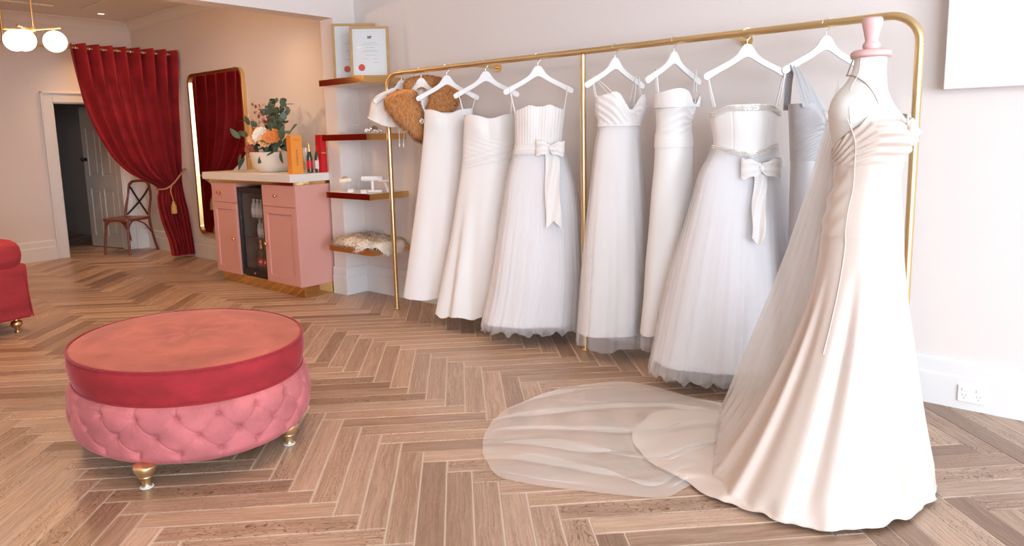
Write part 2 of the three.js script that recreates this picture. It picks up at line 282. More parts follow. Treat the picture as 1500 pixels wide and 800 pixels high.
// dark room behind the doorway
structure('wall_back', [bx(XF - DEEP, XF - DEEP + 0.15, 0, CB, 0, 3.4), bx(XF - DEEP, XF - 0.15, 0, CB, 3.3, 3.45), bx(XF - DEEP, XF - 0.15, CB, CB + 0.1, 0, 3.4), bx(XF - DEEP, XF - 0.15, 0, CB, 0, 0.02)], mat.wall, 'plaster walls of the unlit room beyond the doorway', 'wall');
{
  const d = new THREE.Group(); d.name = 'door_1'; d.position.set(XF - 0.15, 0, DZ0 + 0.015); d.rotation.y = 1.36; scene.add(d); tag(d, 'cream panelled door swung open into the dark room', 'door', null, 'structure');
  // local: width along +z... built along local z, thickness along x; hinge at the origin
  d.rotation.y = -1.36;
  const W = 0.70, H = DH - 0.02, T = 0.04;
  const cols = [[0.10, 0.31], [0.39, 0.60]], rows = [[0.16, 0.80], [0.98, 1.62]];
  const solids = [bx(-T + 0.012, -0.012, 0.01, H, 0, W)];
  const zz = [0, 0.10, 0.31, 0.39, 0.60, W], yy = [0.01, 0.16, 0.80, 0.98, 1.62, H];
  for (const [a, b] of [[0, 1], [2, 3], [4, 5]]) solids.push(bx(-T, 0, 0.01, H, zz[a], zz[b]));
  for (const [a, b] of [[0, 1], [2, 3], [4, 5]]) for (const [c, e] of cols) solids.push(bx(-T, 0, yy[a], yy[b], c, e));
  part('leaf', solids, mat.door, d);
  for (const c of cols) for (const r of rows) part('panel', bx(-T + 0.006, -0.006, r[0] + 0.03, r[1] - 0.03, c[0] + 0.03, c[1] - 0.03, 0.006), mat.door, d);
  part('knob', [at(new THREE.SphereGeometry(0.027, 16, 12), 0.045, 1.2, W - 0.06), bar(V3(-0.0, 1.2, W - 0.06), V3(0.04, 1.2, W - 0.06), 0.01), bar(V3(-0.002, 1.2, W - 0.06), V3(0.006, 1.2, W - 0.06), 0.026)], mat.black, d, 'round black door knob');
}
{ // grey drape in the dark room
  const z0 = 0.9, z1 = 2.3;
  single('fabric_drape', grid(260, 12, (u, v) => [XF - 3.2 + 0.06 * Math.sin(u * 70) + 0.03 * Math.sin(u * 143 + 1), 2.5 * (1 - v) + 0.02, lerp(z0, z1, u)]), mat.greyDrape, 'grey drape hanging in the unlit room beyond the doorway', 'curtain');
}

// ------------------------------------------------------------------ herringbone plank floor
{
  const floor = structure('floor', bx(XF - DEEP, XW + 0.2, -0.15, -0.004, -0.15, ZL + 0.15), mat.grout, 'herringbone floor of brown wood look planks with pale joints', 'floor');
  const S = 0.1479, PL = 0.7143, PW = S / Math.SQRT2, X0 = -4.3166, Z1 = 0.9709, G = 0.003;
  // grain atlas: eight planks, one below the other
  const NS = 8, styles = [];
  for (let k = 0; k < NS; k++) styles.push({ cath: [0, 0.9, 0, 0.35, 0, 0.7, 0.2, 0][k], tone: [0.0, -0.05, 0.06, -0.02, -0.09, 0.03, 0.09, -0.03][k], cx: 0.2 + 0.6 * hash2(k, 3, 5) });
  const grain = (u, v) => {
    const k = Math.min(NS - 1, Math.floor(v * NS)), s = styles[k], w = v * NS - k;
    const warp = fbm(u * 4, w * 1.5 + k * 7, 4, 64, 90 + k, 3);
    let t = fbm(u * 5, w * 22 + 5 * warp, 5, 4096, 40 + k, 4);
    const fine = fbm(u * 40, w * 60, 40, 4096, 60 + k, 2);
    let c = 0.55 * t + 0.25 * fine + 0.2 * fbm(u * 3, w * 2 + 9 * k, 3, 4096, 20 + k, 3);
    let line = 0;
    if (s.cath > 0) { const d = Math.abs(w - 0.5 + 0.25 * (warp - 0.5)), rings = (fbm(u * 6, w * 2.5 + 3 * k, 6, 4096, 7 + k, 3) * 9 + d * 5 + u * 3); const f = rings - Math.floor(rings); line = sstep(0.72, 0.86, f) * (1 - sstep(0.9, 1, f)) * s.cath * sstep(0.42, 0.62, fbm(u * 3 + k, w * 1.2, 3, 4096, 77 + k, 2) + 0.18 * (s.cath > 0.6)); }
    const edge = 1 - sstep(0.01, 0.085, Math.min(Math.min(w, 1 - w), Math.min(u, 1 - u) * 6.8) + 0.06 * (fine - 0.5) + 0.05 * (fbm(u * 7, w * 2 + k * 5, 7, 4096, 33, 2) - 0.5)); // limed, worn edges
    return { c: c + s.tone, line, edge, fine };
  };
  const woodTex = tex(1024, 1024, (u, v) => { const g = grain(u, v); let k = clamp((g.c - 0.28) / 0.42); let r = lerp(0.615, 0.79, k), gg = lerp(0.51, 0.69, k), b = lerp(0.43, 0.615, k); r = lerp(r, 0.40, g.line * 0.85); gg = lerp(gg, 0.29, g.line * 0.85); b = lerp(b, 0.21, g.line * 0.85); const e = g.edge * 0.5; return [lerp(r, 0.90, e), lerp(gg, 0.84, e), lerp(b, 0.78, e)]; });
  const woodBump = tex(512, 512, (u, v) => { const g = grain(u, v); return grey(0.6 + 0.3 * (g.c - 0.5) - 0.4 * g.line); }, false);
  const tints = [[0.98, 0.95, 0.92], [0.80, 0.74, 0.69], [1.1, 1.07, 1.04], [0.62, 0.545, 0.49], [0.92, 0.89, 0.865], [1.03, 1.0, 0.965]];
  const woods = tints.map((t) => M({ color: lin(...t), map: woodTex, bumpMap: woodBump, bumpScale: 0.0012, roughness: 0.36, ior: 1.6, side: THREE.FrontSide }));
  // bevelled plank slab from a convex polygon in local (a, b) coordinates: a along the length
  function slab(poly, k, flip) {
    const P = [], U = [], I = [], n = poly.length, cx = poly.reduce((s, p) => s + p[0], 0) / n, cy = poly.reduce((s, p) => s + p[1], 0) / n, be = 0.0022;
    const uvOf = (p) => { let a = p[0] / PL, b = p[1] / PW; if (flip) { a = 1 - a; b = 1 - b; } return [a, (k + clamp(b, 0.01, 0.99)) / NS]; };
    const inset = poly.map((p, i) => { const q = poly[(i + n - 1) % n], r = poly[(i + 1) % n]; const e1 = [p[0] - q[0], p[1] - q[1]], e2 = [r[0] - p[0], r[1] - p[1]]; const l1 = Math.hypot(...e1) || 1, l2 = Math.hypot(...e2) || 1; const m = [-(e1[1] / l1 + e2[1] / l2) / 2, (e1[0] / l1 + e2[0] / l2) / 2]; const dd = m[0] * m[0] + m[1] * m[1] || 1; return [p[0] + m[0] * be / dd, p[1] + m[1] * be / dd]; });
    const rings = [[poly, -0.006], [poly, -0.0016], [inset, 0]];
    for (const [pl, y] of rings) for (const p of pl) { P.push(p[0], y, p[1]); U.push(...uvOf(p)); }
    for (let r = 0; r < 2; r++) for (let i = 0; i < n; i++) { const j = (i + 1) % n, a = r * n + i, b = r * n + j, c = a + n, d = b + n; I.push(a, c, b, b, c, d); }
    for (let i = 1; i < n - 1; i++) I.push(2 * n, 2 * n + i + 1, 2 * n + i);
    let g = new THREE.BufferGeometry(); g.setAttribute('position', new THREE.Float32BufferAttribute(P, 3)); g.setAttribute('uv', new THREE.Float32BufferAttribute(U, 2)); g.setIndex(I);
    g = g.toNonIndexed(); g.computeVertexNormals(); return g;
  }
  const full = [[G, G], [PL - G, G], [PL - G, PW - G], [G, PW - G]];
  const fullGeo = []; for (let k = 0; k < NS; k++) for (const f of [0, 1]) fullGeo.push(slab(full, k, f));
  // lattice: zigzag along x with step S, rows every sqrt2*PL in z. B runs (+x,+z), A runs (+x,-z).
  const planks = [];
  const eB = [Math.SQRT1_2, Math.SQRT1_2], eBn = [-Math.SQRT1_2, Math.SQRT1_2], eA = [Math.SQRT1_2, -Math.SQRT1_2];
  const xA = XF - DEEP + 0.2, xB = XW + 0.02, zA = 0.0, zB = ZL;
  for (let row = -3; row < 8; row++) for (let i = -110; i < 90; i++) {
    const ox = X0 + (i + 9 * row) * S, oz = Z1 + row * Math.SQRT2 * PL; // top corner of a B plank (its far, +x side)
    for (const kind of [0, 1]) {
      // B: corner T, length along eB, width towards (-x,+z). A: the plank above it, whose end meets B's flank
      const o = kind === 0 ? [ox, oz] : [ox, oz], a = kind === 0 ? eB : eA, b = kind === 0 ? [-Math.SQRT1_2, Math.SQRT1_2] : [Math.SQRT1_2, Math.SQRT1_2];
      const c = [o[0] + a[0] * PL / 2 + b[0] * PW / 2, o[1] + a[1] * PL / 2 + b[1] * PW / 2];
      if (c[0] < xA - 0.5 || c[0] > xB + 0.5 || c[1] < zA - 0.5 || c[1] > zB + 0.5) continue;
      planks.push({ o, a, b, c, kind });
    }
  }
  const clip = (poly, nx, nz, d) => { const out = []; for (let i = 0; i < poly.length; i++) { const p = poly[i], q = poly[(i + 1) % poly.length], fp = p[0] * nx + p[1] * nz - d, fq = q[0] * nx + q[1] * nz - d; if (fp >= 0) out.push(p); if (fp >= 0 !== fq >= 0) { const t = fp / (fp - fq); out.push([lerp(p[0], q[0], t), lerp(p[1], q[1], t)]); } } return out; };
  for (const pk of planks) {
    const L = (x, z) => [(x - pk.o[0]) * pk.a[0] + (z - pk.o[1]) * pk.a[1], (x - pk.o[0]) * pk.b[0] + (z - pk.o[1]) * pk.b[1]];
    const W = (p) => [pk.o[0] + pk.a[0] * p[0] + pk.b[0] * p[1], pk.o[1] + pk.a[1] * p[0] + pk.b[1] * p[1]];
    let w = full.map(W); const w0 = w.length;
    const inside = w.every((p) => p[0] >= xA && p[0] <= xB && p[1] >= zA && p[1] <= zB);
    if (!inside) { w = clip(w, 1, 0, xA); w = clip(w, -1, 0, -xB); w = clip(w, 0, 1, zA); w = clip(w, 0, -1, -zB); }
    pk.poly = inside ? null : w.map((p) => L(...p));
    if (!inside && w.length < 3) { pk.skip = true; continue; }
    // how large it shows in the photograph
    const q = full.map(W).map((p) => project(V3(p[0], 0, p[1])));
    let area = 0; for (let i = 0; i < 4; i++) { const r = q[(i + 1) % 4]; area += q[i][0] * r[1] - r[0] * q[i][1]; }
    const inF = q.some((p) => p[2] > 0.2 && p[0] > 0 && p[0] < 1500 && p[1] > 0 && p[1] < 800);
    pk.area = inF && q.every((p) => p[2] > 0.2) ? Math.abs(area) : 0;
    const h = hash2(Math.round(pk.c[0] * 97), Math.round(pk.c[1] * 89), 3 + pk.kind);
    pk.k = Math.floor(h * 8) % NS; pk.f = Math.floor(h * 64) & 1; pk.t = Math.floor(hash2(Math.round(pk.c[0] * 61), Math.round(pk.c[1] * 43), 11) * tints.length);
    if (pk.t === 3 && h < 0.45) pk.t = 1;
  }
  const good = planks.filter((p) => !p.skip).sort((a, b) => b.area - a.area);
  const place = (pk) => new THREE.Matrix4().makeBasis(V3(pk.a[0], 0, pk.a[1]), V3(0, 1, 0), V3(pk.b[0], 0, pk.b[1])).setPosition(pk.o[0], 0, pk.o[1]);
  // the A frame is mirrored (a x b points down), so its polygons are wound the other way
  const rest = tints.map(() => []);
  good.forEach((pk, n) => {
    const det = pk.a[0] * pk.b[1] - pk.a[1] * pk.b[0];
    let g;
    if (pk.poly) { let area = 0; const pl = pk.poly; for (let i = 0; i < pl.length; i++) { const r = pl[(i + 1) % pl.length]; area += pl[i][0] * r[1] - r[0] * pl[i][1]; } g = slab(area > 0 ? pl : pl.slice().reverse(), pk.k, pk.f); } else g = fullGeo[pk.k * 2 + pk.f];
    if (n < 300 && pk.area > 0) { const m = part('plank', g, woods[pk.t], floor); m.applyMatrix4(place(pk)); }
    else { rest[pk.t].push(g.clone().applyMatrix4(place(pk))); }
  });
  rest.forEach((l, t) => { if (l.length) part('planks', merge(l), woods[t], floor, null, 'stuff'); });
  console.log('planks', good.length, 'det', good[0].a[0] * good[0].b[1] - good[0].a[1] * good[0].b[0]);
}

// ------------------------------------------------------------------ brass dress rack
const RZ = 0.3187, RH = 1.8873, RXL = -4.388, RXM = -2.522, RXR = -0.698;
{
  const g = thing('dress_rack', 'long brushed brass dress rack with rounded ends beside the wall', 'clothes rack', V3(RXM, 0, RZ));
  const r = 0.019, R = 0.13, X = (x) => x - RXM;
  const bendL = [], bendR = [];
  for (let i = 0; i <= 10; i++) { const a = i / 10 * Math.PI / 2; bendL.push(V3(X(RXL) + R - R * Math.cos(a), RH - R + R * Math.sin(a), 0)); bendR.push(V3(X(RXR) - R + R * Math.sin(a), RH - R + R * Math.cos(a), 0)); }
  part('rail', [bar(V3(X(RXL) + R, RH, 0), V3(X(RXR) - R, RH, 0), r, 18), tube(bendL, r, 24, 18), tube(bendR, r, 24, 18)], mat.brass, g);
  for (const [x, h] of [[RXL, RH - R], [RXM, RH - r], [RXR, RH - R]]) { const p = part('post', bar(V3(X(x), 0, 0), V3(X(x), h, 0), r, 18), mat.brass, g); part('foot', lathe([[0, 0.012], [0.026, 0.012], [0.03, 0.006], [0.03, 0], [0, 0]], 20).translate(X(x), 0, 0), mat.brass, p); }
  for (const x of [-3.495, -1.619]) { const b = part('wall_bracket', [bar(V3(X(x), RH, 0), V3(X(x), RH, -RZ + 0.012), 0.012, 14)], mat.brass, g); part('flange', bar(V3(X(x), RH, -RZ + 0.001), V3(X(x), RH, -RZ + 0.014), 0.034, 22), mat.brass, b); }
}

// ------------------------------------------------------------------ hangers
const HANG = { 1: [-4.21, 66], 2: [-3.987, 44], 3: [-3.713, 43], 4: [-3.331, 38], 5: [-2.873, 37], 6: [-2.29, 72], 7: [-1.906, 76], 8: [-1.489, 42], 9: [-1.099, 50] };
const NECK = 1.828, DROP = 0.158, HALF = 0.225;
const rad = (d) => d * Math.PI / 180;
const hangerShape = (() => {
  const s = new THREE.Shape();
  const topPts = [[0, 0], [0.016, -0.004], [0.03, -0.02], [0.05, -0.05], [0.085, -0.078], [0.15, -0.112], [HALF - 0.012, -0.143], [HALF, -0.155]];
  const lowPts = [[HALF - 0.004, -0.17], [HALF - 0.022, -0.172], [0.15, -0.140], [0.09, -0.109], [0.045, -0.082], [0.018, -0.066], [0, -0.061]];
  s.moveTo(0, 0); s.splineThru(topPts.slice(1).map((p) => new THREE.Vector2(...p))); s.splineThru(lowPts.map((p) => new THREE.Vector2(...p)));
  s.splineThru(lowPts.slice(0, -1).reverse().map((p) => new THREE.Vector2(-p[0], p[1]))); s.splineThru(topPts.slice(1).reverse().map((p) => new THREE.Vector2(-p[0], p[1]))); s.lineTo(0, 0);
  return s;
})();
const hangerGeo = new THREE.ExtrudeGeometry(hangerShape, { depth: 0.008, bevelEnabled: true, bevelThickness: 0.003, bevelSize: 0.003, bevelSegments: 2, curveSegments: 5 }).translate(0, 0, -0.004);
const hookGeo = (() => { const p = [V3(0, -0.01, 0), V3(0, 0.02, 0), V3(0.012, 0.032, 0)]; const c = RH - NECK; for (let i = 0; i <= 10; i++) { const a = -0.75 + i / 10 * 3.9; p.push(V3(0.0235 * Math.cos(a), c + 0.0235 * Math.sin(a), 0)); } return tube(p, 0.0022, 40, 8); })();
const armY = (s) => NECK + table([[0, -0.06], [0.03, -0.045], [0.05, -0.066], [0.085, -0.094], [0.15, -0.126], [0.225, -0.16]])(Math.abs(s))[0];
function hanger(k, label) {
  const [x, th] = HANG[k], g = thing('clothes_hanger', label, 'hanger', V3(x, NECK, RZ), rad(th), 'white hangers on the brass rack');
  part('body', hangerGeo, mat.whiteWood, g); part('hook', hookGeo, mat.chrome, g, 'thin chrome hook'); return g;
}
hanger(1, 'white wooden hanger carrying the cropped ivory bolero'); hanger(2, 'white wooden hanger carrying the brown fur stole');
hanger(3, 'white hanger of the plain gown half hidden behind its neighbour'); hanger(4, 'white hanger of the gown with the draped crossover waist');
hanger(5, 'white hanger of the tulle gown with the ribbon sash'); hanger(6, 'white hanger of the sweetheart chiffon gown with crossed loops');
hanger(7, 'white hanger of the slim gown with folded cuff neckline'); hanger(8, 'white hanger of the beaded ball gown'); hanger(9, 'white hanger of the grey one-shoulder gown');

// ------------------------------------------------------------------ hanging gowns
// rows: [v, uL, uR] outline in the photograph, put on the vertical plane of the hanger; depth(t): half depth
function gownFrame(k, th, rows) {
  const x0 = HANG[k][0], T = rad(th);
  const tb = rows.map(([v, l, r]) => { const a = onPlane(l, v, x0, RZ, T), b = onPlane(r, v, x0, RZ, T); return [-(a[1] + b[1]) / 2, a[0], b[0]]; });
  const f = table(tb), yTop = -tb[0][0], yHem = -tb[tb.length - 1][0];
  const loc = (u, v) => onPlane(u, v, x0, RZ, T);
  return { k, x0, T, yTop, yHem, loc, outline: (y) => { const [l, r] = f(-y); return { c: (l + r) / 2, a: (r - l) / 2 }; } };
}
// tube of cloth between heights yA > yB. opt: depth(y), fold(phi, y), top(phi, s), hem(phi), grow
function clothTube(fr, yA, yB, o) {
  const nu = o.nu || 180, nv = o.nv || 50;
  return grid(nu, nv, (u, v) => {
    const ph = u * Math.PI * 2; let y = lerp(yA, yB, v);
    const q = fr.outline(y), b = o.depth(y), f = o.fold ? o.fold(ph, y) : 0;
    let s = q.c + (q.a + (o.grow || 0)) * Math.cos(ph) * (1 + f * 0.7), n = (b + (o.grow || 0)) * Math.sin(ph) * (1 + f * 1.4);
    if (o.bump) n += o.bump(Math.cos(ph), y, Math.sin(ph));
    if (o.top) y += o.top(ph, Math.cos(ph), Math.sin(ph)) * (1 - sstep(0, o.topReach || 0.35, v));
    if (o.hem) y += o.hem(ph) * sstep(0.8, 1, v);
    return [s, y, n + (o.nOff || 0)];
  }, true, 2, 3);
}
const folds = (list) => (ph, y) => { let f = 0; for (const [n, amp, phase, drift] of list) f += amp * Math.sin(n * ph + phase + drift * y); return f; };
function strapLoop(g, fr, from, to, mtl = mat.satin, r = 0.003, nz = 0.02) { // from/to in photo pixels: from the hanger arm down to the bodice
  const a = fr.loc(...from), b = fr.loc(...to), ya = armY(a[0]) + 0.012;
  const p1 = V3(a[0], ya, 0.0), pts = [V3(b[0], b[1] - 0.01, nz), V3(lerp(a[0], b[0], 0.4), lerp(ya, b[1], 0.5), nz * 0.7), V3(a[0], ya - 0.014, 0.009), V3(a[0], ya + 0.003, 0), V3(a[0], ya - 0.014, -0.009), V3(lerp(a[0], b[0], 0.4), lerp(ya, b[1], 0.5), -nz * 0.7), V3(b[0], b[1] - 0.01, -nz)];
  const geo = tube(pts, r, 44, 6); part('hanger_loop', geo, mtl, g);
}
function gown(name, label, fr, group = 'white gowns hanging on the brass rack') { return thing(name, label, 'wedding dress', V3(fr.x0, 0, RZ), fr.T, group); }
const hemWave = (n, a, p = 0) => (ph) => a * Math.sin(n * ph + p) + a * 0.5 * Math.sin(n * 1.7 * ph + 1 + p);
// ribbon bow facing local +z, centre at origin, half span w, height h
function bowGeos(w, h) {
  const loop = (sg) => grid(28, 8, (u, v) => { const a = u * Math.PI * 2, t = v * 2 - 1; const x = sg * w * (0.5 - 0.5 * Math.cos(a)); const open = Math.sin(a) * 0.018; const hh = h * (0.28 + 0.72 * Math.pow(Math.abs(Math.sin(a / 2)), 0.9)); return [x, t * hh + 0.004 * Math.sin(u * 30), open + 0.004 * Math.cos(t * 7 + a) + 0.012]; });
  const knot = new THREE.SphereGeometry(1, 18, 12).scale(w * 0.17, h * 0.36, 0.016).translate(0, 0, 0.018);
  return { loops: [loop(1), loop(-1)], knot };
}
function tailGeo(x0, y0, x1, y1, w0, w1, notch, n0, n1) { // hanging ribbon with a swallow-tail end
  const one = (k) => grid(10, 30, (u, v) => { const t = u * 2 - 1; let y = lerp(y0, y1, v) + (notch * (1 - Math.abs(t))) * sstep(0.55, 1, v); const w = lerp(w0, w1, v); return [lerp(x0, x1, v) + t * w + 0.004 * Math.sin(v * 9), y, lerp(n0, n1, v) + 0.005 * Math.sin(t * 4 + v * 6) + k * 0.0012]; });
  return merge([one(1), one(-1)]);
}
function beadBand(fn, nu, nv, r, s = 1) { // beads scattered in rows along fn(u, v)
  const base = new THREE.IcosahedronGeometry(r, 0), list = [];
  for (let i = 0; i < nu; i++) for (let j = 0; j < nv; j++) { const p = fn((i + 0.5 * (j % 2) + rr(-0.2, 0.2)) / nu, (j + 0.5) / nv); const g = base.clone().scale(rr(0.7, 1.3), rr(0.7, 1.3), rr(0.7, 1.3)); list.push(g.translate(p[0], p[1], p[2])); }
  return merge(list);
}
{ // gown 1: plain strapless A-line
  const fr = gownFrame(3, 42, [[160, 622, 693], [200, 620, 690], [240, 616, 690], [300, 609, 693], [360, 601, 697], [434, 591, 702]]);
  const g = gown('wedding_gown', 'plain strapless white gown with straight skirt next to the fur stole', fr);
  const dep = (y) => lerp(0.075, 0.115, sstep(1.5, 0.3, y)); const w = lerp(fr.yTop, fr.yHem, 0.2);
  part('bodice', clothTube(fr, fr.yTop, w, { depth: dep, nv: 24, top: (p, c, s) => s > 0 ? -0.035 * gauss(c + 0.05, 0.32) : -0.02, topReach: 0.8, bump: (c, y, s) => s > 0 ? 0.018 * gauss(Math.abs(c) - 0.45, 0.25) * gauss(y - fr.yTop + 0.09, 0.06) : 0 }), mat.crepe, g);
  part('skirt', clothTube(fr, w, fr.yHem, { depth: dep, fold: (p, y) => 0.05 * sstep(1.3, 0.3, y) * Math.sin(5 * p + 1) + 0.02 * sstep(1.3, 0.4, y) * Math.sin(9 * p), hem: hemWave(5, 0.008) }), mat.crepe, g);
  part('neck_binding', tube(Array.from({ length: 24 }, (_, i) => { const p = Math.PI * (1 - i / 23), q = fr.outline(fr.yTop); return V3(q.c + q.a * Math.cos(p), fr.yTop - 0.035 * gauss(Math.cos(p) + 0.05, 0.32) - 0.002, dep(fr.yTop) * Math.sin(p)); }), 0.0035, 50, 6), mat.satin, g);
  strapLoop(g, fr, [616, 150], [623, 164]); strapLoop(g, fr, [697, 138], [690, 163]);
}
{ // gown 2: crossover waist, fluted A-line
  const fr = gownFrame(4, 38, [[168, 680, 752], [200, 679, 757], [235, 677, 757], [285, 670, 763], [340, 662, 770], [400, 651, 780], [460, 640, 792]]);
  const g = gown('wedding_gown', 'strapless white gown with draped crossover waist and fluted skirt', fr);
  const dep = (y) => lerp(0.078, 0.135, sstep(1.4, 0.2, y)); const w = lerp(fr.yTop, fr.yHem, 0.24);
  part('bodice', clothTube(fr, fr.yTop, w, { depth: dep, nv: 30, top: (p, c, s) => s > 0 ? -0.03 * gauss(c - 0.1, 0.3) : -0.02, topReach: 0.8, bump: (c, y, s) => s > 0 ? 0.016 * gauss(Math.abs(c) - 0.42, 0.24) * gauss(y - fr.yTop + 0.09, 0.06) + 0.002 * Math.sin((y + c * 0.06) * 190) * sstep(fr.yTop - 0.12, fr.yTop - 0.2, y) : 0 }), mat.satin, g);
  part('skirt', clothTube(fr, w, fr.yHem, { depth: dep, nu: 240, fold: (p, y) => sstep(1.2, 0.15, y) * (0.075 * Math.sin(9 * p + 0.5) + 0.03 * Math.sin(14 * p + 2)), hem: hemWave(9, 0.01) }), mat.satin, g);
  for (let i = 0; i < 4; i++) { const y0 = w + 0.03 + i * 0.024; part('pleat', tube(Array.from({ length: 14 }, (_, j) => { const p = Math.PI * (0.06 + 0.88 * j / 13), c = Math.cos(p), y = y0 + 0.05 * (c + 1) * (i % 2 ? 1 : 0.8) - 0.06, q = fr.outline(y); return V3(q.c + q.a * c, y, (dep(y) + 0.001) * Math.sin(p)); }), 0.0028, 40, 6), mat.satin, g); }
  part('neck_binding', tube(Array.from({ length: 24 }, (_, i) => { const p = Math.PI * (1 - i / 23), q = fr.outline(fr.yTop); return V3(q.c + q.a * Math.cos(p), fr.yTop - 0.03 * gauss(Math.cos(p) - 0.1, 0.3) - 0.002, dep(fr.yTop) * Math.sin(p)); }), 0.0035, 50, 6), mat.satin, g);
  strapLoop(g, fr, [672, 139], [680, 167]); strapLoop(g, fr, [750, 134], [748, 170]);
}
{ // gown 3: tulle skirt, satin sash and bow
  const rows = [[157, 753, 829], [185, 754, 826], [212, 754, 824], [226, 752, 827], [260, 744, 838], [300, 738, 846], [350, 730, 850], [420, 719, 853], [478, 706, 851]];
  const fr = gownFrame(5, 37, rows), g = gown('wedding_gown', 'white tulle gown with pleated bodice, ribbon sash and long bow', fr);
  const dep = (y) => lerp(0.082, 0.175, sstep(1.3, 0.35, y)), yw = fr.loc(790, 218)[1];
  const neck = (p, c, s) => s > 0 ? 0.012 * gauss(Math.abs(c) - 0.38, 0.12) - 0.02 * gauss(Math.abs(c) - 1, 0.25) : -0.03;
  part('bodice', clothTube(fr, fr.yTop, yw, { depth: dep, nv: 30, nu: 260, top: neck, topReach: 0.7, bump: (c, y, s) => s > 0 ? 0.018 * gauss(Math.abs(c) - 0.4, 0.25) * gauss(y - fr.yTop + 0.08, 0.07) + 0.0011 * Math.sin(c * 55) : 0 }), mat.satin, g);
  part('underskirt', clothTube(fr, yw, fr.yHem + 0.03, { depth: dep, grow: -0.012, nu: 160, fold: (p, y) => 0.03 * sstep(1.2, 0.2, y) * Math.sin(8 * p) }), mat.tulleBase, g);
  part('tulle_overlay', clothTube(fr, yw, fr.yHem, { depth: dep, nu: 420, nv: 40, fold: (p, y) => sstep(1.35, 0.5, y) * (0.014 * Math.sin(26 * p + 2 * Math.sin(p)) + 0.010 * Math.sin(41 * p + 1)), hem: hemWave(21, 0.012) }), mat.tulle, g, 'sheer tulle layer');
  part('tulle_overlay', clothTube(fr, yw, fr.yHem - 0.012, { depth: dep, grow: 0.008, nu: 420, nv: 40, fold: (p, y) => sstep(1.35, 0.5, y) * (0.012 * Math.sin(31 * p + 3 * Math.sin(p) + 1) + 0.010 * Math.sin(47 * p)), hem: hemWave(17, 0.014, 2) }), mat.tulle, g, 'sheer tulle layer');
  part('sash', grid(160, 8, (u, v) => { const p = u * Math.PI * 2, y = yw + 0.032 - v * 0.062, q = fr.outline(y); return [q.c + (q.a + 0.004) * Math.cos(p), y + 0.003 * Math.sin(v * 12 + p * 2), (dep(y) + 0.005) * Math.sin(p)]; }, true), mat.satin, g);
  const bc = fr.loc(806, 217), zf = dep(bc[1]) * 0.95 + 0.01; const bw = bowGeos(0.092, 0.052);
  const bow = part('bow', bw.loops.map((q) => q.rotateZ(-0.06).translate(bc[0], bc[1], zf)), mat.satin, g); part('knot', bw.knot.translate(bc[0], bc[1], zf), mat.satin, bow);
  const t1 = fr.loc(811, 328); part('tail', tailGeo(bc[0] + 0.01, bc[1] - 0.01, t1[0], t1[1] - 0.01, 0.045, 0.05, 0.05, zf, dep(t1[1]) + 0.035), mat.satin, bow);
  strapLoop(g, fr, [747, 131], [755, 165], mat.satin, 0.0045); strapLoop(g, fr, [831, 129], [826, 160], mat.satin, 0.0045);
}
{ // gown 4: sweetheart chiffon
  const fr = gownFrame(6, 48, [[140, 872, 944], [160, 872, 945], [180, 876, 938], [215, 871, 938], [270, 865, 942], [345, 857, 946], [420, 851, 948], [500, 845, 946]]);
  const g = gown('wedding_gown', 'white sweetheart gown with sheer chiffon skirt and thin crossed straps', fr);
  const dep = (y) => lerp(0.08, 0.14, sstep(1.4, 0.2, y)), ye = fr.loc(905, 182)[1];
  part('bodice', clothTube(fr, fr.yTop, ye, { depth: dep, nv: 30, nu: 220, top: (p, c, s) => s > 0 ? 0.02 * gauss(c + 0.35, 0.2) - 0.085 * gauss(c - 0.3, 0.22) + 0.005 * gauss(c - 0.8, 0.2) : -0.05, topReach: 0.85, bump: (c, y, s) => s > 0 ? 0.03 * (gauss(c + 0.35, 0.3) + 0.9 * gauss(c - 0.85, 0.25)) * gauss(y - fr.yTop + 0.07, 0.06) + 0.003 * Math.sin(c * 20 + y * 140) : 0 }), mat.crepe, g);
  part('underskirt', clothTube(fr, ye, fr.loc(900, 486)[1], { depth: dep, grow: -0.012, fold: (p, y) => 0.05 * sstep(1.3, 0.3, y) * Math.sin(5 * p + 2) }), mat.crepe, g);
  part('chiffon_overlay', clothTube(fr, ye, fr.yHem, { depth: dep, nu: 300, fold: (p, y) => sstep(1.45, 0.5, y) * (0.05 * Math.sin(11 * p + 0.7) + 0.025 * Math.sin(19 * p)), hem: (p) => -0.025 * Math.sin(p) + 0.012 * Math.sin(5 * p + 1) }), mat.tulle, g, 'sheer chiffon layer');
  part('waist_seam', grid(120, 4, (u, v) => { const p = u * 2 * Math.PI, y = ye + 0.012 - v * 0.024, q = fr.outline(y); return [q.c + (q.a + 0.003) * Math.cos(p), y, (dep(y) + 0.004) * Math.sin(p)]; }, true), mat.crepe, g);
  strapLoop(g, fr, [868, 121], [874, 146], mat.satin, 0.0028); strapLoop(g, fr, [872, 119], [897, 137], mat.satin, 0.0025, 0.05); strapLoop(g, fr, [936, 124], [939, 147], mat.satin, 0.0028); strapLoop(g, fr, [931, 121], [924, 156], mat.satin, 0.0025, 0.05);
}
